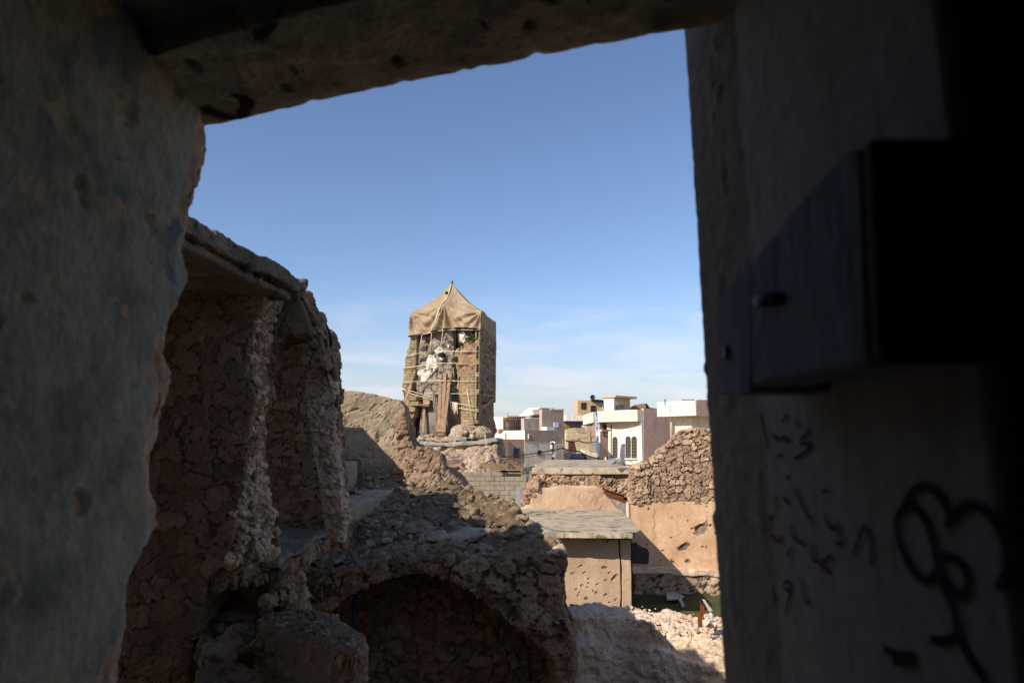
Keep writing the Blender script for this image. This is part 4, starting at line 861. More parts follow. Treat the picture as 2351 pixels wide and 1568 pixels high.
for i, (a, b, lab) in enumerate((((1014, 1058), (1030, 1068), 'grey splintered plank on the rubble, left of the broken crate'), ((1020, 1056), (1044, 1064), 'thin splintered plank lying behind the broken crate'))):
    o = MB().bar(P(*a, 27.6 + i * .3), P(*b, 27.4 + i * .3), .08, .05).build('loose_plank', M['timber'], None, bevel=.005); tag(o, lab, 'plank', 'loose planks by the crate')
mb = MB()
def corr(nm, c, lab):
    A = []
    for i in range(60):
        t = i / 59; l = c[0].lerp(c[3], t); r = c[1].lerp(c[2], t); o_ = .02 * math.sin(t * 2 * math.pi * 7)
        A.append([l + Vector((0, -o_, 0)), r + Vector((0, -o_, 0))])
    B = np.array([[list(p) for p in row] for row in A]); B2 = B + np.array([0, .006, 0]); Bf = np.concatenate([B, B2[::-1], B[:1]], 0)
    o = grid(nm, Bf, M['corrugated'], None, False); tag(o, lab, 'metal sheet', 'corrugated sheets')
corr('corrugated_sheet', [P(1197, 1084, 31.2), P(1240, 1079, 31.6), P(1241, 1067, 31.6), P(1204, 1073, 31.2)], 'corrugated metal sheet leaning right of the timber wreck, upper of the two')
corr('corrugated_sheet', [P(1205, 1108, 30.6), P(1232, 1106, 30.8), P(1234, 1086, 30.8), P(1205, 1088, 30.6)], 'lower corrugated metal sheet standing in the gap beside the block wall')
MB_ = MB()
for i in range(40):
    MB_.rock(P(rs3.uniform(1205, 1225), rs3.uniform(1110, 1180), 25.5 + rs3.uniform(-.3, 1)), rs3.uniform(.12, .3), 1500 + i, 1)
o = rough('gap_rubble', MB_, .06, M['stone_lit'], None, [('fbm', .05, .15, 4)], 171); kind(o, 'stuff'); o['label'] = 'rubble filling the gap between the block wall and the terrace house'
# ------------------------------------------------------------------ the shrouded tower
TC1 = P(1092, 900, 60.0); TC1.z = 0
C1_ = Vector((TC1.x, 60.0, 0)); C0_ = Vector((-10.05, 62.4, 0)); C2_ = Vector((-1.68, 66.4, 0)); C3_ = C0_ + C2_ - C1_
dF = (C0_ - C1_).normalized(); dR = (C2_ - C1_).normalized(); nF = Vector((dF.y, -dF.x, 0)); nF = nF if nF.y < 0 else -nF; nR = Vector((dR.y, -dR.x, 0)); nR = nR if nR.x > 0 else -nR
TG = -3.6
tower = thing('shrouded_tower', 'ruined brick tower stump roped together and capped with a tan canvas cover', 'tower', ((C0_ + C2_) / 2 + Vector((0, 0, TG)))[:])
def tf_(pts, o=0): return [hit(*c1(p), C1_ + nF * o, dF) for p in pts]        # crop pixels on the front plane, o metres proud
def tr_(pts, o=0): return [hit(*c1(p), C1_ + nR * o, dR) for p in pts]
def tf2(pts, o=0): return [hit(*c2(p), C1_ + nF * o, dF) for p in pts]
zTop = hit(*c1((500, 430)), C1_, dF).z; zMid = hit(*c1((500, 905)), C1_, dF).z; zLow = hit(*c1((500, 1290)), C1_, dF).z
# core: broken rubble upper half, set back smooth shell below
up = [(222, 470), (330, 450), (480, 425), (640, 415), (760, 425), (755, 900), (600, 930), (560, 905), (440, 900), (330, 930), (290, 905), (240, 830)]
rough('rubble_core', MB().prism(tf_(up, -.45), dR * 4.6), .13, M['t_stone'], tower, [('vec', .35, 1.6), ('fbm', .38, 1.4, 4), ('stone', .12, (.5, .5, .35)), ('chip', .3, .9)], 201)
cx = (C0_ + C2_) / 2
mb = MB().lathe((cx.x - .3, cx.y + .2, zLow - 1), [(3.1, 0), (3.1, zMid - zLow + 1.4)], 40)
mb.build('inner_shell', M['t_grey'], tower, True)
def slab(nm, pts, o, dep, vox, m, ops, seed, f=tf_): return rough(nm, MB().prism(f(pts, o), -(nF if f is not tr_ else nR) * dep), vox, M[m], tower, ops, seed)
slab('brick_pier', [(225, 480), (225, 545), (212, 548), (212, 572), (200, 576), (200, 640), (190, 648), (190, 722), (177, 728), (178, 800), (166, 850), (166, 890), (240, 890), (252, 820), (268, 770), (272, 640), (280, 600), (282, 470)], .0, 2.0, .10, 't_brick', [('fbm', .05, .3, 3), ('chip', .12, .5)], 203)
slab('torn_brickwork', [(166, 880), (240, 885), (232, 920), (290, 930), (280, 985), (268, 1045), (250, 1100), (236, 1170), (250, 1280), (180, 1300), (196, 1160), (188, 1090), (172, 1000), (168, 940)], -.1, 1.6, .11, 't_rough', [('vec', .25, .8), ('fbm', .2, .6, 4), ('chip', .2, .5)], 205)
slab('brick_pier', [(612, 750), (722, 735), (716, 1160), (615, 1165), (610, 1000), (600, 900)], .0, 1.6, .10, 't_brick', [('fbm', .03, .3, 3), ('chip', .06, .5)], 207)
slab('rough_brickwork', [(565, 580), (640, 530), (755, 515), (752, 745), (720, 752), (618, 758), (600, 900), (578, 880), (585, 800), (568, 700)], .0, 1.6, .11, 't_rough', [('vec', .2, .8), ('fbm', .16, .6, 4), ('chip', .2, .6)], 209)
slab('corner_pier', [(722, 432), (762, 430), (750, 1150), (716, 1150)], .06, .5, .10, 't_brick', [('fbm', .03, .3, 3)], 211)
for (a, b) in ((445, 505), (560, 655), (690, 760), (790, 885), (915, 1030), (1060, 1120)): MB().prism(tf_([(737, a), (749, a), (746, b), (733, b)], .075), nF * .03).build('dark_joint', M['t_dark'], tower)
slab('side_wall', [(755, 425), (800, 440), (870, 520), (880, 560), (880, 990), (750, 990)], .0, 2.2, .12, 't_brick_dark', [('fbm', .04, .5, 3), ('chip', .05, .8)], 213, tr_)
slab('side_wall_foot', [(750, 985), (866, 985), (878, 1150), (895, 1290), (905, 1420), (745, 1420)], -.05, 2.4, .14, 't_rough', [('vec', .25, 1), ('fbm', .25, .8, 4), ('chip', .3, .7)], 215, tr_)
slab('edge_pilaster', [(866, 520), (886, 520), (882, 990), (864, 990)], .16, .5, .10, 't_brick_dark', [('fbm', .03, .3, 3)], 217, tr_)
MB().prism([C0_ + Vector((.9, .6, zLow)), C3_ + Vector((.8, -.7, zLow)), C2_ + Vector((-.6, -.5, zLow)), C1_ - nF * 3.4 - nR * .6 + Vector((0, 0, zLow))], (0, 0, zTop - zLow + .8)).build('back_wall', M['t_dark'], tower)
for i, pts in enumerate(([(350, 640), (380, 620), (440, 650), (428, 680), (430, 722), (384, 790), (345, 832), (312, 832), (300, 790), (285, 770), (300, 735), (345, 732)], [(597, 540), (600, 468), (645, 440), (690, 484), (628, 540)], [(508, 548), (530, 545), (528, 572), (508, 570)], [(452, 640), (478, 634), (476, 658), (452, 660)], [(400, 590), (470, 560), (485, 600), (430, 620)])):
    slab('white_plaster', pts, -.30 if i != 1 else -.2, .5, .075, 't_white', [('vec', .2, .6), ('fbm', .12, .5, 4), ('chip', .06, .3)], 341 + i)
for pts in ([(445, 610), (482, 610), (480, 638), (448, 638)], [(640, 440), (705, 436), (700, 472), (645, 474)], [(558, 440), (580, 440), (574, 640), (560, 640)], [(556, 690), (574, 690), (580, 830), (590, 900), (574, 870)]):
    MB().prism(tf_(pts, -.05), -nF * .6).build('crevice_shade', M['t_dark'], tower)  # solid dark pieces, crevice shade given as colour
MB().prism(tf_([(515, 905), (580, 890), (600, 930), (612, 1140), (560, 1160), (520, 1140), (540, 1000)], -1.2), -nF * .25).build('cavity_shade', M['t_dark'], tower)  # near-black panel in place of the shade inside the tower
# rope bands
for pts, sd in (([(222, 486), (330, 470), (470, 440), (590, 435), (758, 437)], 0), ([(188, 634), (360, 602)], 0), ([(480, 598), (742, 600)], 0), ([(178, 724), (460, 688), (748, 695)], 0), ([(172, 834), (305, 826)], 0), ([(345, 820), (748, 825)], 0), ([(335, 918), (748, 922)], 0), ([(166, 880), (300, 918), (440, 960)], 0), ([(168, 884), (210, 910), (405, 972)], 0), ([(538, 984), (742, 1023)], 0), ([(600, 1028), (742, 1056)], 0),
                ([(395, 430), (388, 540), (375, 602)], 0), ([(478, 445), (470, 520), (458, 572)], 0), ([(320, 475), (297, 602)], 0), ([(236, 840), (190, 985)], 0), ([(660, 880), (700, 1120)], 0),
                ([(758, 437), (870, 560)], 1), ([(748, 600), (876, 650)], 1), ([(748, 695), (882, 782)], 1), ([(748, 825), (882, 900)], 1), ([(748, 922), (882, 942)], 1), ([(745, 1023), (800, 1010), (880, 942)], 1), ([(745, 1056), (800, 1020), (868, 965)], 1), ([(760, 510), (870, 640)], 1)):
    o_ = .22
    q_ = tf_(pts, o_) if sd == 0 else tr_(pts, o_ + .05)
    MB().tube(q_, .028, 5).build('rope', M['rope'], tower, True)
for k in range(5):
    x = 555 + k * 7; MB().tube(tf_([(x, 985), (x - 4 + 3 * (k % 3), 1030), (x + 5 - 4 * (k % 2), 1060 + 12 * (k % 3)), (x + 6, 1020), (x + 9, 990)], .25), .035, 4).build('rope_loop', M['rope'], tower, True)
# timber props and shelves
def prop(a, b, w_, o0, o1, m='timber_red'):
    p, q_ = hit(*c2(a), C1_ + nF * o0, dF), hit(*c2(b), C1_ + nF * o1, dF); MB().bar(p, q_, w_, .3).build('timber_prop', M[m], tower, bevel=.02)
prop((757, 470), (737, 1335), .28, .15, .9); prop((840, 470), (782, 1335), .28, .15, .95); prop((912, 470), (822, 1335), .28, .15, 1.0); prop((646, 620), (708, 1335), .22, .1, .9, 'timber')
for a, b in (((722, 338), (784, 402)), ((800, 318), (860, 468)), ((890, 300), (950, 392))):
    MB().prism(tf2([a, (b[0], a[1]), b, (a[0], b[1])], .35), -nF * .35).build('prop_head', M['timber_red'], tower, bevel=.02)
for a, b, o_ in (((704, 1345), (828, 1396), 1.2), ((680, 1414), (802, 1474), 1.3)): MB().prism(tf2([a, (b[0], a[1]), b, (a[0], b[1])], o_), -nF * .5).build('sole_plate', M['timber'], tower, bevel=.02)
prop((490, 760), (468, 1340), .24, -.3, .2)
MB().prism(tf2([(378, 840), (558, 852), (556, 892), (380, 872)], .45), -nF * .6).build('timber_shelf', M['timber'], tower, bevel=.02)
MB().prism(tf2([(478, 770), (580, 760), (572, 850), (480, 850)], .1), -nF * .3).build('timber_shelf', M['timber_red'], tower, bevel=.02)
for i, (x, y) in enumerate(((250, 960), (265, 1000), (240, 1045))): MB().prism(tf_([(x - 40, y - 22), (x + 28, y - 20), (x + 26, y + 12), (x - 38, y + 14)], .1), -nF * .7).build('brick_course', M['t_brick'], tower, bevel=.04)
# weeds rooted in the brickwork
for cxy, n_, s_ in (((692, 500), 80, .75), ((572, 655), 50, .4), ((610, 538), 20, .3)):
    c = tf_([cxy], .1)[0]; vv = []; ff = []
    for i in range(n_):
        p = c + Vector((rs3.normal(0, .3) * s_, rs3.normal(0, .15), rs3.normal(0, .22) * s_)); d1 = Vector(rs3.normal(size=3)) * .16; d2 = Vector(rs3.normal(size=3)) * .16; b = len(vv); vv += [p, p + d1, p + d2]; ff.append((b, b + 1, b + 2))
    t_ = MB().add(vv, ff).build('weed_tuft', M['weed'], tower)
# canvas cover: columns run from the peak over the eaves to the hem
apex = hit(*c1((548, 84)), cx + nF * .3, dF)
fe = [(228, 306), (300, 300), (370, 288), (430, 264), (472, 246), (490, 241), (510, 248), (560, 275), (640, 296), (720, 298), (770, 292)]
fh = [(222, 486), (262, 474), (330, 465), (395, 450), (445, 440), (478, 430), (505, 428), (560, 424), (650, 416), (715, 424), (768, 432)]
re_ = [(772, 292), (795, 300), (812, 325), (832, 348), (858, 374), (880, 384)]; rh = [(772, 436), (795, 452), (815, 478), (838, 500), (860, 520), (880, 540)]
cols = []
def interp(L_, t): k = t * (len(L_) - 1); i = min(int(k), len(L_) - 2); f = k - i; return (L_[i][0] * (1 - f) + L_[i + 1][0] * f, L_[i][1] * (1 - f) + L_[i + 1][1] * f)
NF, NR_, NT = 150, 60, 56
def column(ev, hm, n, eyx, hp):
    c = []
    for j in range(NT):
        t = j / (NT - 1)
        if t < .55: u = t / .55; p = apex.lerp(ev, u) - Vector((0, 0, .35 * math.sin(math.pi * u)))
        else: u = (t - .55) / .45; p = ev.lerp(hm, u)
        c.append(p)
    return c, n
for i in range(NF):
    s = i / (NF - 1); E = interp(fe, s); H = interp(fh, s)
    ev = hit(*c1(E), C1_ + nF * .2, dF); hm = hit(*c1(H), C1_ + nF * .3, dF); c, n = column(ev, hm, nF, E, H)
    for j in range(NT):
        t = j / (NT - 1); e2 = max(0, (t - .30) / .7)
        X_, Y_ = E[0] + (H[0] - E[0]) * max(0, (t - .55) / .45), (84 + (E[1] - 84) * min(1, t / .55)) if t < .55 else E[1] + (H[1] - E[1]) * (t - .55) / .45
        xx = 548 + (E[0] - 548) * min(1, t / .55) if t < .55 else X_
        an = math.atan2(xx - 490, max(8, Y_ - 236)); r1 = math.hypot(xx - 490, Y_ - 236)
        pl1 = math.exp(-(an / .75) ** 2) * math.sin(an * 15 + .6) * min(1, r1 / 90) * (Y_ > 236)
        rl = math.hypot(xx - 232, Y_ - 300); rr_ = math.hypot(xx - 765, Y_ - 300)
        al, ar = math.atan2(Y_ - 300, xx - 232), math.atan2(Y_ - 300, 765 - xx)
        sw1 = math.sin(al * 12 + 1) * math.exp(-(rl / 170) ** 2) * min(1, rl / 60) + math.sin(ar * 12) * math.exp(-(rr_ / 150) ** 2) * min(1, rr_ / 60)
        w2 = fbm(np.array([[xx / 60, Y_ / 34, 2.2]]), 3, 4)[0]
        c[j] = c[j] + nF * (e2 * (.42 * pl1 + .36 * sw1) + .20 * w2 * min(1, t * 3))
    cols.append(c)
for i in range(1, NR_):
    s = i / (NR_ - 1); E = interp(re_, s); H = interp(rh, s)
    c, n = column(hit(*c1(E), C1_ + nR * .1, dR), hit(*c1(H), C1_ + nR * .15, dR), nR, E, H)
    for j in range(NT): t = j / (NT - 1); c[j] = c[j] + nR * (max(0, t - .4) * .14 * math.sin(s * 19 + t * 3))
    cols.append(c)
zE, zH = hit(*c1((880, 384)), C1_, dR).z, hit(*c1((880, 540)), C1_, dR).z
bk = [C2_ + nR * .3 - nF * .3, C3_ - nF * .4, C3_ - nR * .4, C0_ - nR * .4]
ezs = [zE, cols[0][31].z, cols[0][31].z, cols[0][31].z]
CL = cols[0][31].copy(); CL.z = 0; CK = CL + (C2_ - C1_)
for (pa, pb, n_) in ((C2_ - nR * .05 - nF * .2, CK - nF * .3, -nF), (CK - nF * .2, CL + dR * .1, -nR)):
    for i in range(40):
        s = i / 39; p = pa.lerp(pb, s); ze = cols[0][31].z; zh = cols[0][-1].z
        c, _ = column(Vector((p.x, p.y, ze)), Vector((p.x, p.y, zh)) + n_ * .1, n_, 0, 0)
        for j in range(NT): t = j / (NT - 1); c[j] = c[j] + n_ * max(0, t - .4) * .1 * math.sin(s * 30 + t * 3)
        cols.append(c)
cols.append(cols[0])
grid('canvas_cover', np.array([[list(p) for p in c] for c in cols]), M['tarp'], tower)
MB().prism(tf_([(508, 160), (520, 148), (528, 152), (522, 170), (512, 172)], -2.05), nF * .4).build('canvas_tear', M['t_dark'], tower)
MB().tube([apex + Vector((0, 0, -.2)), apex + Vector((0, 0, .18)), apex + Vector((.05, 0, .32))], [.10, .14, .05], 8).build('peak_knot', M['timber'], tower)
q_ = [Vector(cols[int(NF * f)][int(NT * t)]) + nF * .08 for f, t in ((.52, .02), (.47, .2), (.43, .35), (.39, .5), (.36, .62), (.34, .75), (.33, .98))]
MB().tube(q_, .06, 5).build('cover_rope', M['rope'], tower, True)
# stone ledge and rubble mound the tower stands on
def tfl(pts, o): return [hit(a, b, C1_ + nF * o, dF) for a, b in pts]
rough('stone_ledge', MB().prism(tfl([(952, 1013), (1000, 1016), (1090, 1011), (1141, 1005), (1142, 1016), (1090, 1022), (1000, 1025), (954, 1022)], 1.8), dR * 1.6), .10, M['t_ledge'], tower, [('vec', .15, 1), ('fbm', .05, .4, 4)], 231)
rough('foundation_mound', MB().prism(tfl([(960, 1024), (1141, 1019), (1150, 1075), (1160, 1110), (940, 1110), (955, 1050)], 1.6), dR * 2).prism(tfl([(975, 1046), (1130, 1040), (1150, 1110), (960, 1110)], 2.3), dR * 1.6), .15, M['t_rubble'], tower, [('vec', .4, 1.5), ('fbm', .45, 1.1, 4), ('stone', .16, (.6, .6, .4)), ('chip', .35, .8)], 233)
mb = MB()
for i in range(90):
    px = rs3.uniform(952, 1112); tp_ = 1010 - 26 * math.exp(-((px - 1075) / 34) ** 2) - 12 * math.exp(-((px - 990) / 24) ** 2)
    mb.rock(hit(px, rs3.uniform(tp_ + 4, 1012), C1_ + nF * rs3.uniform(.2, 1.2), dF), rs3.uniform(.2, .6), 1700 + i, 1)
mb.prism(tf2([(900, 1300), (960, 1235), (1080, 1215), (1300, 1222), (1450, 1250), (1530, 1330), (1540, 1440), (880, 1440)], .7), -nF * 2.2)
rough('rubble_footing', mb, .12, M['t_rubble'], tower, [('vec', .25, .9), ('fbm', .26, .7, 4), ('chip', .2, .5)], 235)
MB().prism(tf2([(890, 1412), (1190, 1408), (1212, 1440), (1205, 1472), (890, 1478)], 1.5), -nF * .6).build('marble_block', M['t_ledge'], tower, bevel=.04)

# ------------------------------------------------------------------ houses of the old town
TH = R(41); E1 = Vector((math.cos(TH), math.sin(TH), 0)); E2 = Vector((-math.sin(TH), math.cos(TH), 0)); N1 = Vector((E1.y, -E1.x, 0)); N2 = Vector((-E2.y, E2.x, 0))
if N1.y > 0: N1 = -N1
if N2.x > 0: N2 = -N2
class House:
    """near corner pixel xc at depth Y, left face to pixel xl along E2, right face to pixel xr along E1"""
    def __init__(s, nm, lab, cat, xc, xl, xr, yt, Y, zb=-3.9, e1=None):
        s.C = P(xc, yt, Y); s.zt = s.C.z; s.C.z = 0; s.e1 = e1 or E1; s.e2 = Vector((-s.e1.y, s.e1.x, 0)); s.n1 = Vector((s.e1.y, -s.e1.x, 0)); s.n2 = Vector((-s.e1.x, -s.e1.y, 0))
        s.L = hit(xl, yt, s.C, s.e2); s.L.z = 0; s.R = hit(xr, yt, s.C, s.e1); s.R.z = 0; s.zb = zb
        s.o = thing(nm, lab, cat, (s.C.x, s.C.y, zb))
    def body(s, nm, m, zt=None, zb=None, dep=None):
        zt = s.zt if zt is None else zt; zb = s.zb if zb is None else zb
        MB().prism([v + Vector((0, 0, zb)) for v in (s.L, s.C, s.R, s.L + s.R - s.C)], (0, 0, zt - zb)).build(nm, M[m], s.o, bevel=.02); return s
    def quad(s, nm, m, face, pts, out=.06, back=.0, bev=0):
        d, n = (s.e1, s.n1) if face == 1 else (s.e2, s.n2)
        MB().prism([hit(a, b, s.C + n * (-back), d) for a, b in pts], n * (out + back)).build(nm, M[m], s.o, bevel=bev); return s
    def rect(s, nm, m, face, a, b, out=.06, back=0, bev=0): return s.quad(nm, m, face, [a, (b[0], a[1]), b, (a[0], b[1])], out, back, bev)
    def window(s, face, a, b, fm='frame_brown', nx=2, ny=3, arch=False, t=.10, nm='window'):
        d, n = (s.e1, s.n1) if face == 1 else (s.e2, s.n2)
        def q(u, v): return hit(a[0] + (b[0] - a[0]) * u, a[1] + (b[1] - a[1]) * v, s.C, d)
        out = [(0, 1), (1, 1), (1, .0), (0, .0)] if not arch else [(0, 1), (1, 1), (1, .13)] + [(.5 + .5 * math.cos(k * math.pi / 10), .13 - .13 * math.sin(k * math.pi / 10)) for k in range(1, 10)] + [(0, .13)]
        w_ = MB().prism([q(*p) for p in out], n * .04).build(nm, M['pane'], s.o)
        f = MB(); pp = [q(*p) + n * .06 for p in out]
        for p1, p2 in zip(pp, pp[1:] + pp[:1]): f.bar(p1, p2, t, t, n)
        for i in range(1, nx): f.bar(q(i / nx, 1) + n * .06, q(i / nx, .06 if arch else 0) + n * .06, t * .6, t * .6, n)
        for i in range(1, ny): f.bar(q(0, i / ny + (.05 if arch else 0)) + n * .06, q(1, i / ny + (.05 if arch else 0)) + n * .06, t * .6, t * .6, n)
        f.build('window_bars', M[fm], w_); return s
# left group
h = House('pink_house', 'broad pinkish grey house with two dark windows, right of the tower', 'house', 1163, 1120, 1306, 1008, 84)
h.body('wall', 'h_pink').rect('wall_return', 'h_pink', 1, (1143, 1008), (1163, 1090), .25, .1)
h.window(1, (1179.5, 1029), (1192, 1051), 'shutter', 1, 6, nm='louvred_window').window(1, (1233.5, 1034), (1241.5, 1043.5), 'shutter', 1, 2)
h.rect('roof_parapet', 'h_grey', 1, (1204, 988), (1297, 1009), .04, .3, .02)
h.quad('white_parapet', 'h_white', 2, [(1163, 1008), (1163, 994), (1135, 998), (1135, 1009)], .05, .2)
h2 = House('parapet_house', 'low roof room with a stepped bright white parapet above the pinkish house', 'house', 1204.5, 1154.6, 1297, 988, 86)
h2.body('wall', 'h_white', h2.zt); h2.rect('grey_side', 'h_grey', 1, (1204.5, 987.5), (1297, 1012), .06); h2.quad('parapet_step', 'h_white', 2, [(1154.6, 993), (1173.5, 992.5), (1173.5, 1008), (1154.6, 1007)], .12, .1)
h2.rect('drain_pipe', 'h_cream', 1, (1211.5, 996), (1212.8, 1007), .2)
h3 = House('balcony_house', 'white walled upper house with brown door and two tall windows under a flat eave', 'house', 1153.8, 1134, 1203, 957, 92)
h3.body('wall', 'h_white'); h3.rect('front_wall', 'h_peach', 1, (1153.8, 958), (1203, 1000), .07)
h3.rect('eave', 'h_pink', 1, (1153, 955.5), (1204, 958.5), .8, .3)
h3.window(1, (1157, 965), (1167.7, 992), 'frame_brown', 1, 1, nm='door').window(1, (1172.2, 966), (1180.5, 985.5), 'frame_brown', 2, 3).window(1, (1185.2, 966), (1193.4, 985.5), 'frame_brown', 2, 3)
h3.rect('balcony_rail', 'frame_brown', 1, (1155, 981.5), (1203, 982.2), .35, -.3); h3.rect('balcony_wall', 'h_pink', 1, (1140, 985), (1156, 1010), .4, .1)
h4 = House('panel_house', 'bluish grey flat fronted house between the balcony house and the tall grey block', 'house', 1202.5, 1196, 1245, 960, 91.5)
h4.body('wall', 'h_bluegrey').rect('panel_door', 'h_grey', 1, (1203, 966), (1213, 987), .05)
h5 = House('stair_house', 'house with a sloping stair roof and a bright white parapet above a narrow canopy', 'house', 1216, 1190, 1245, 939, 98)
h5.body('wall', 'h_peach', h5.zt - 1.6); d_ = h5.e1
h5.quad('stair_gable', 'h_pink', 1, [(1190, 957), (1212, 938.5), (1245, 940), (1245, 960), (1190, 960)], .02, 2.5)
h5.quad('stair_coping', 'h_white', 1, [(1189.5, 956.5), (1212, 937), (1245, 938.5), (1245, 940.2), (1212.4, 938.9), (1190.5, 957.5)], .12, 2.6)
h5.rect('white_parapet', 'h_white', 1, (1216, 940.5), (1244, 951), .5, .2).rect('canopy', 'h_white', 1, (1210, 950.5), (1244, 952.8), 1.4, .1).rect('corbel', 'h_cream', 1, (1206.5, 953), (1212, 960), .9)
h6 = House('grey_block_house', 'tall plain grey rendered block with one small bright window, left of the white canopy strip', 'house', 1244, 1238, 1294, 939.5, 90)
h6.body('wall', 'h_grey').quad('sunlit_strip', 'h_white', 1, [(1262, 939.2), (1292, 939), (1292, 942.2), (1262, 941)], .05, .25)  # sunlit top strip put in as white colour
h6.rect('white_window', 'frame_white', 1, (1271, 969.6), (1281.6, 981), .09).rect('white_box', 'frame_white', 1, (1243.7, 980.4), (1261.5, 988.4), 1.0)
h6.rect('green_door', 'h_bluegrey', 1, (1275, 982), (1293, 988), .03)
# middle
h7 = House('canopy_house', 'brown stone house under a long white canopy strip with a blue lower edge', 'house', 1293, 1286, 1362, 966, 96, e1=Vector((.96, .28, 0)))
h7.body('stone_wall', 'h_stone').rect('white_canopy', 'h_white', 1, (1292.6, 953.8), (1357, 967), 1.0, .2).rect('blue_edge', 'sign_blue', 1, (1293, 966.6), (1356, 968), 1.05)
h7b = House('cream_old_house', 'crumbling cream house with broken upper wall, hanging cables and a barred window', 'house', 1302, 1296, 1372, 984, 84, e1=Vector((.96, .28, 0)))
h7b.body('wall', 'h_old', h7b.zt - .5)
h7b.quad('broken_parapet', 'h_old', 1, [(1297, 987), (1312, 983), (1318, 982), (1322, 992), (1328, 996), (1342, 998), (1344, 984), (1370, 984), (1370, 1000), (1297, 1012)], .05, .4)
h7b.quad('grey_gap', 'h_grey', 1, [(1317, 983), (1341, 982), (1343, 997), (1329, 995.5), (1322, 991)], .0, .5)
h7b.rect('block_course', 'h_pink', 1, (1342, 978), (1372, 993), .06, .3)
h7b.window(1, (1356.5, 1018), (1370.5, 1034), 'frame_white', 5, 2, t=.08)
h7b.quad('brown_gate', 'frame_brown', 1, [(1305, 1012), (1318, 1012), (1323, 1035), (1305, 1035)], .04); h7b.rect('drain_pipe', 'h_grey', 1, (1353.5, 990), (1355, 1048), .12)  # gate is a plain dark brown panel
h7b.quad('lower_wall', 'h_cream', 1, [(1333, 1032), (1372, 1044), (1372, 1070), (1333, 1070)], 1.2, .1)
for i, (xa, xb, ya, yb, lab) in enumerate(((1360.5, 1367.5, 976, 993, 'upright round galvanised water tank on the crumbling cream house beside the blue sign'), (1335, 1349, 976.5, 983, 'wide flat water tank lying behind the broken cream parapet'))):
    p0 = P((xa + xb) / 2, yb, 85.5 + i * 2); p1 = P((xa + xb) / 2, ya, 85.5 + i * 2); r = (P(xb, yb, 85.5).x - P(xa, yb, 85.5).x) / 2; hh_ = p1.z - p0.z
    tk = thing('water_tank', lab, 'water tank', p0[:], 'rooftop water tanks')
    if i == 0: MB().lathe(p0, [(r * .96, 0), (r, .04), (r, hh_ * .5), (r * 1.03, hh_ * .52), (r, hh_ * .54), (r, hh_ * .95), (r * .4, hh_)], 20).build('tank_body', M['tank'], tk, True)
    else:
        mb = MB(); mb.tube([p0 + Vector((-r, 0, hh_ / 2)), p0 + Vector((-r * .96, 0, hh_ / 2)), p0 + Vector((r * .96, 0, hh_ / 2)), p0 + Vector((r, 0, hh_ / 2))], [hh_ * .3, hh_ / 2, hh_ / 2, hh_ * .3], 14); mb.build('tank_body', M['tank'], tk, True)
    MB().lathe(p0 + Vector((0, 0, hh_ * .96)), [(.16, 0), (.16, .1)], 10).build('tank_lid', M['shutter'], tk)
h8 = House('tan_house', 'tan house with two dark windows and a satellite dish on its roof edge', 'house', 1325.5, 1318, 1400, 918.5, 104, e1=Vector((.93, .37, 0)))
h8.body('wall', 'h_tan').window(1, (1334.5, 925), (1344.5, 938.5), 'frame_brown', 2, 2).window(1, (1356.5, 931.5), (1367, 946), 'frame_brown', 2, 2).window(1, (1383, 924.5), (1389, 940), 'frame_white', 2, 2)
h8.quad('roof_sheet', 'black_metal', 1, [(1355, 918), (1364, 917.6), (1386, 920), (1386, 923), (1366, 923), (1355, 920.6)], .6, .3)
p = hit(1362.5, 917.5, h8.C + h8.n1 * .0, h8.e1) + Vector((0, 1.0, 0))
ds = thing('satellite_dish', 'small dark satellite dish on the tan house roof', 'satellite dish', p[:])
prof = [(r, .14 * (r / .42) ** 2) for r in (0.02, .12, .22, .32, .42)]; mb = MB().lathe((0, 0, 0), prof + [(.42, .16), (.02, .03)], 20)
me = mb.mesh('dish'); MT = __import__('mathutils').Matrix; me.transform(MT.Translation(p + Vector((0, 0, .4))) @ MT.Rotation(R(78), 4, 'X')); o = link('dish', me, M['black_metal'], ds)
MB().tube([p + Vector((0, .1, -.6)), p + Vector((0, .1, .4))], .05, 6).build('dish_mast', M['black_metal'], ds); MB().tube([p + Vector((0, -.02, .1)), p + Vector((0, -.4, .42))], .03, 5).build('feed_arm', M['shutter'], ds)
h9 = House('stair_tower', 'white roof stair tower with overhanging slab and a grey roller shutter', 'house', 1408.8, 1386, 1446, 913, 92)
h9.body('wall', 'h_white').rect('side_wall', 'h_peach', 1, (1409, 914), (1432.5, 960), .05).rect('orange_side', 'h_tan', 1, (1432.5, 914), (1445.8, 945), .055)
zt9 = h9.zt; ov = .9; a_ = [h9.L - h9.e1 * .2 + h9.e2 * .3, h9.C - h9.e1 * .2 - h9.e2 * .5, h9.R + h9.e1 * 1.0 - h9.e2 * .5, h9.L + h9.R - h9.C + h9.e1 * 1.0 + h9.e2 * .3]
MB().prism([v + Vector((0, 0, zt9)) for v in a_], (0, 0, .32)).build('roof_slab', M['h_pink'], h9.o, bevel=.03)
h9.window(1, (1412, 930.5), (1429.5, 946.5), 'shutter', 1, 7, nm='shutter_opening')
h10 = House('stone_roof_house', 'brown stone roof remnant with broken edge behind the arched window house', 'house', 1447, 1440, 1500, 927.5, 97, e1=Vector((.97, .24, 0)))
h10.quad('stone_parapet', 'h_stone', 1, [(1446.5, 940), (1447, 935), (1455, 930), (1464, 928), (1481, 926.5), (1483, 928), (1488, 938), (1505, 941), (1505, 960), (1446.5, 960)], .1, .5)
h10.body('wall', 'h_old', h10.zt - 1.4).quad('dark_roof', 't_dark', 1, [(1481, 927), (1484, 929), (1490, 936), (1507, 938), (1507, 941), (1482, 940)], .2, .1)
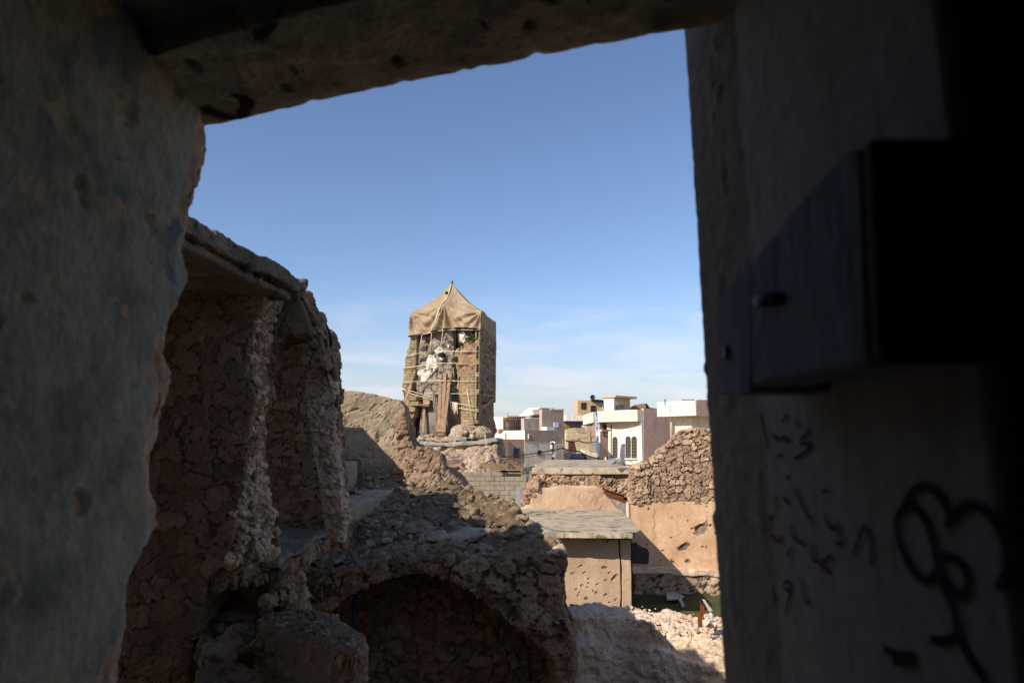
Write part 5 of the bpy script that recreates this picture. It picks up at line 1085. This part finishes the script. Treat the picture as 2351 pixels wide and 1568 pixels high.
# arched window house
h11 = House('arched_window_house', 'cream house with three barred arched windows under a deep curved fascia', 'house', 1472, 1393, 1540, 966, 76)
h11.body('wall', 'h_white').rect('side_wall', 'h_pink', 1, (1472.4, 938), (1540, 1090), .02, .3)  # side skin in duller pink puts that face's shade into its colour
zt_ = hit(1466.6, 940, h11.C + h11.n2 * .9, h11.e2).z; zf = hit(1466.6, 967, h11.C + h11.n2 * .9, h11.e2).z
Lp = h11.L + h11.e2 * 1.0
arc = []
for k in range(15):
    t = k / 14; p = h11.C.lerp(Lp, t) + h11.n2 * (.55 + .75 * math.sin(math.pi * min(1, t * .9 + .05))); arc.append(p)
MB().prism([v + Vector((0, 0, zf)) for v in arc] + [Lp - h11.n2 * 1 + Vector((0, 0, zf)), h11.C - h11.n2 * 1 + Vector((0, 0, zf))], (0, 0, zt_ - zf)).build('curved_fascia', M['h_cream'], h11.o, bevel=.02)
MB().prism([v + Vector((0, 0, zf)) for v in (h11.C - h11.n2 * .9, h11.R - h11.n2 * 0 - h11.n2 * .9 * 0, h11.L + h11.R - h11.C, Lp - h11.n2 * .9)], (0, 0, zt_ - zf - .02)).build('upper_storey', M['h_pink'], h11.o)
for a_, b_ in (((1407, 1002.5), (1418, 1051.5)), ((1437, 1001.5), (1448.7, 1051)), ((1451, 1001.5), (1462.6, 1052.5))): h11.window(2, a_, b_, 'frame_gold', 3, 7, True, .035, 'arched_window')
for a_, b_ in (((1435.5, 1052), (1464, 1055)), ((1405.5, 1052), (1419.5, 1054.5))): h11.rect('window_sill', 'h_white', 2, a_, b_, .22)
h11.rect('drain_pipe', 'shutter', 2, (1403.4, 975), (1404.6, 1062), .12)
h12 = House('porch_block', 'pinkish porch block on black stilts with a maroon plaque beside the blue sign', 'house', 1377.3, 1371.5, 1396, 988.5, 75, zb=P(1380, 1050, 75).z)
h12.body('wall', 'h_white').rect('side_wall', 'h_pink', 1, (1377.6, 989), (1396, 1049.5), .03).rect('coping', 'h_peach', 1, (1375.5, 985.8), (1397, 990), .3, .3)
for x in (1374, 1378.5, 1384, 1394.5):
    pt_ = hit(x, 1048, h12.C, h12.e1); MB().tube([Vector((pt_.x, pt_.y + .2, -3.8)), pt_ + Vector((0, .2, 0))], .09, 8).build('stilt', M['black_metal'], h12.o, True)
h12.rect('plaque', 'sign_maroon', 1, (1385.2, 992.6), (1394.4, 1001.6), .12)
for (a_, b_) in (((1387, 994.4), (1389.2, 996.2)), ((1389.8, 994.2), (1391, 996)), ((1391.6, 994.4), (1392.6, 996)), ((1387, 997.8), (1390, 1000)), ((1390.6, 997.8), (1392.9, 1000))): h12.rect('plaque_lettering', 'sign_white', 1, a_, b_, .15)
h13 = House('fascia_house', 'cream fascia and pillar of the house behind the blue vertical sign', 'house', 1373, 1350, 1382, 945, 80)
h13.quad('fascia', 'h_cream', 2, [(1350, 954), (1373, 946), (1373, 970), (1350, 975.5)], .5, .4).rect('pillar', 'h_peach', 1, (1372.5, 944), (1381.5, 968), .4, .5).rect('dark_recess', 'h_grey', 1, (1374, 968), (1396, 989), .0, .2).rect('small_window', 'pane', 1, (1385, 976), (1391, 985.5), .05)
h13.rect('back_wall', 'h_peach', 1, (1373, 946), (1390, 1000), -.2, .5)
a_, b_ = [P(1367.2, 946.7, 74), P(1371.2, 946.7, 74), P(1374.6, 1011.5, 74), P(1370.4, 1011.5, 74)], 0
sg = thing('vertical_sign', 'tall narrow blue vertical sign with white lettering standing before the porch block', 'sign', (a_[3].x, 74, a_[3].z))
MB().prism(a_, (0, .15, 0)).build('sign_panel', M['sign_blue'], sg); MB().prism([p + Vector((-.05 if i in (0, 3) else .05, .01, .03 if i < 2 else -1.4)) for i, p in enumerate(a_)], (0, .09, 0)).build('sign_frame', M['frame_white'], sg)
mb = MB()
for k in range(13):
    t = .1 + k * .046 + (.05 if k > 8 else 0); p = a_[0].lerp(a_[3], t) + Vector((.045, -.01, 0)); s_ = .05 + .03 * (k * 7 % 3)
    mb.prism([p, p + Vector((.02 + s_, 0, -.01)), p + Vector((.02 + s_, 0, -.10 - .02 * (k % 3))), p + Vector((0.01, 0, -.08))], (0, .012, 0))
MB().prism([a_[0].lerp(a_[3], .70), a_[1].lerp(a_[2], .70), a_[1].lerp(a_[2], .83), a_[0].lerp(a_[3], .83)], (0, -.012, 0)).build('white_sign_patch', M['sign_white'], sg)
mb.build('sign_lettering', M['sign_white'], sg)
h14 = House('white_fascia_house', 'white house with a deep plain fascia over recessed walls at the right', 'house', 1596, 1507.5, 1680, 919, 62, zb=-3.9)
zt_, zf = h14.zt, hit(1596, 954, h14.C, h14.e2).z
MB().prism([v + Vector((0, 0, zf)) for v in (h14.L, h14.C, h14.R, h14.L + h14.R - h14.C)], (0, 0, zt_ - zf)).build('fascia', M['h_white'], h14.o, bevel=.02); h14.rect('fascia_shade_side', 'h_pink', 1, (1596.3, 918), (1680, 953.5), .02, .1)  # pink skin on the right side paints its shade onto the white fascia
i_ = 1.4; MB().prism([v + Vector((0, 0, -3.9)) for v in (h14.L - h14.n2 * i_ - h14.e2 * .8, h14.C - h14.n2 * i_ - h14.n1 * i_, h14.R - h14.n1 * i_, h14.L + h14.R - h14.C)], (0, 0, zf + 3.9)).build('recessed_wall', M['h_cream'], h14.o)
MB().tube([hit(1541, y, h14.C - h14.n2 * .9, h14.e2) for y in (968, 990, 1020)], .12, 8).build('drain_pipe', M['h_grey'], h14.o, True)
h14.rect('parapet_lump', 'h_stone', 2, (1573, 917.2), (1596, 920), .0, .6)
ga = thing('roof_antenna', 'thin dark antenna rod on the white fascia house', 'antenna', P(1527, 930, 63)[:]); MB().tube([P(1527, 931, 63.5), P(1527, 916, 63.5)], .05, 5).build('antenna_rod', M['black_metal'], ga)
ga = thing('roof_antenna', 'thin aerial rod above the brown door balcony house', 'antenna', P(1165, 957, 92)[:]); MB().tube([P(1165.5, 957, 93), P(1165.5, 947, 93)], .04, 5).build('antenna_rod', M['black_metal'], ga)

# ------------------------------------------------------------------ street things
up_ = thing('utility_pole', 'black utility pole with meter boxes and white cameras before the pinkish house', 'pole', (P(1269, 1067, 60).x, 60, -3.6))
x = P(1269, 1040, 60).x; MB().tube([(x, 60, -3.6), (x, 60, P(1269, 1010, 60).z)], .11, 10).build('pole_shaft', M['black_metal'], up_, True)
def ubox(nm, a, b, m, Y0=59.85, t=.25): p, q_ = P(*a, Y0), P(*b, Y0); MB().box((p.x, Y0, q_.z), (q_.x, Y0 + t, p.z)).build(nm, M[m], up_, bevel=.02)
ubox('meter_box', (1263.5, 1021), (1268.5, 1030), 'h_cream'); ubox('panel_box', (1264, 1038.5), (1275.5, 1049), 'h_bluegrey')
for s_ in (-1, 1): p = P(1269, 1013.5, 59.9); MB().bar(p, p + Vector((.22 * s_, -.1, -.12)), .12, .1).build('camera_head', M['white_plastic'], up_)
tp = thing('thin_pole', 'thin grey wooden pole standing right of the utility pole', 'pole', (P(1292.5, 1068, 58).x, 58, -3.6)); x = P(1292.5, 1040, 58).x; MB().tube([(x + .03, 58, -3.6), (x, 58, P(1291, 1008, 58).z)], .07, 8).build('pole_shaft', M['timber'], tp, True)
cw_ = thing('yard_wall', 'small cream yard wall with white cap in front of the crumbling house', 'wall', (P(1300, 1064, 70).x, 70, -3.9))
MB().prism([P(a, b, 70) for a, b in ((1280, 1026), (1284, 1022), (1291, 1022), (1291, 1075), (1280, 1075))], (0, 1.2, 0)).build('pier', M['h_white'], cw_, bevel=.03)
MB().prism([P(a, b, 70.3) for a, b in ((1291, 1034), (1317, 1036), (1330, 1034), (1334, 1060), (1334, 1080), (1291, 1080))], (0, .4, 0)).build('wall_panel', M['h_grey'], cw_); MB().prism([P(a, b, 70.1) for a, b in ((1293, 1033), (1306, 1034), (1306, 1042), (1296, 1042))], (0, .4, 0)).build('wall_box', M['h_pink'], cw_, bevel=.02)
MB().box(P(1316, 1064, 70.2), P(1318, 1036, 70.7)).build('white_strip', M['h_white'], cw_)
# parked car
Yc = 66.0; cp = P(1333, 1062, Yc); car = thing('parked_car', 'dark parked car seen over the flat roof edge with glossy windscreen', 'car', (cp.x, Yc, -3.6)); zc_ = cp.z - .55
def cprism(nm, pts, m, y0, dy): MB().prism([(cp.x + a, Yc + y0, zc_ + b) for a, b in pts], (0, dy, 0)).build(nm, M[m], car, bevel=.04)
cprism('body', [(-.82, .25), (.82, .25), (.86, .6), (.80, .9), (-.80, .9), (-.86, .6)], 'car', 0, 3.9)
cprism('cabin', [(-.78, .9), (.78, .9), (.62, 1.4), (-.62, 1.4)], 'car', 1.0, 2.2); cprism('windscreen', [(-.70, .93), (.70, .93), (.57, 1.34), (-.57, 1.34)], 'car_glass', .96, .05)
for s_ in (-1, 1):
    cprism('headlight', [(s_ * .55 - .16, .62), (s_ * .55 + .16, .62), (s_ * .55 + .14, .76), (s_ * .55 - .14, .76)], 'white_plastic', -.03, .05)
    for y0 in (.7, 3.1):
        w_ = MB().tube([(cp.x + s_ * .68, Yc + y0, zc_ + .28), (cp.x + s_ * .88, Yc + y0, zc_ + .28)], .3, 16).build('wheel', M['black_metal'], car)
MB().box((cp.x - 2.2, Yc - 1.5, -3.7), (cp.x + 2.2, Yc + 6, zc_ - .01)).build('parking_ramp', M['h_old'], None); kind(bpy.data.objects['parking_ramp'], 'structure')
# cables
def cable(pts, lab, r=.04, dup_=1):
    q_ = []
    for (a, b) in zip(pts, pts[1:]):
        for k in range(6): q_.append(P(a[0] + (b[0] - a[0]) * k / 6, a[1] + (b[1] - a[1]) * k / 6, a[2] + (b[2] - a[2]) * k / 6) - Vector((0, 0, .04 * math.sin(math.pi * k / 6))))
    q_.append(P(*pts[-1])); o = MB().tube(q_, r, 5).build('power_cable', M['wire'], None, True); tag(o, lab, 'cable', 'street cables')
cable([(1128, 1052, 58.6), (1165, 1048.5, 58.6), (1215, 1042, 58.6), (1269, 1033, 59.7), (1291, 1028, 57.8)], 'thick black cable rising from the tower foot to the thin pole', .045)
cable([(1190, 1051, 59.2), (1230, 1046, 59.2), (1269, 1041, 59.8)], 'thin faint cable running under the thick one to the utility pole', .02)
cable([(1292, 1028, 57.9), (1306, 1033, 62), (1330, 1036, 66), (1352, 1047, 70), (1378, 1053, 72), (1404, 1060, 72), (1440, 1067, 71.5), (1465, 1066, 71)], 'sagging black cable bundle passing below the porch block and the arched windows', .07)
cable([(1299, 1011, 82.4), (1312, 1014, 82.4), (1330, 1011, 82.6), (1338, 1015, 82.8), (1352, 1016, 83), (1370, 1014, 82.4)], 'black cables drooping across the crumbling cream house wall', .07)
o = MB().bar(P(1443, 1055, 60), P(1454, 1063.5, 60), .09, .05).build('iron_bar', M['rust'], None); tag(o, 'rusty iron bar sticking up from the flat roof before the arched windows', 'iron bar')
o = MB().tube([hit(*c1((800, 1230)), C1_ + nF * 1.9, dF), hit(*c1((810, 1320)), C1_ + nF * 2.4, dF), P(1122, 1062, 50), P(1136, 1075, 33)], .02, 4).build('hanging_rope', M['rope'], None, True); tag(o, 'loose pale rope trailing from the tower ledge to the timber wreck', 'rope')
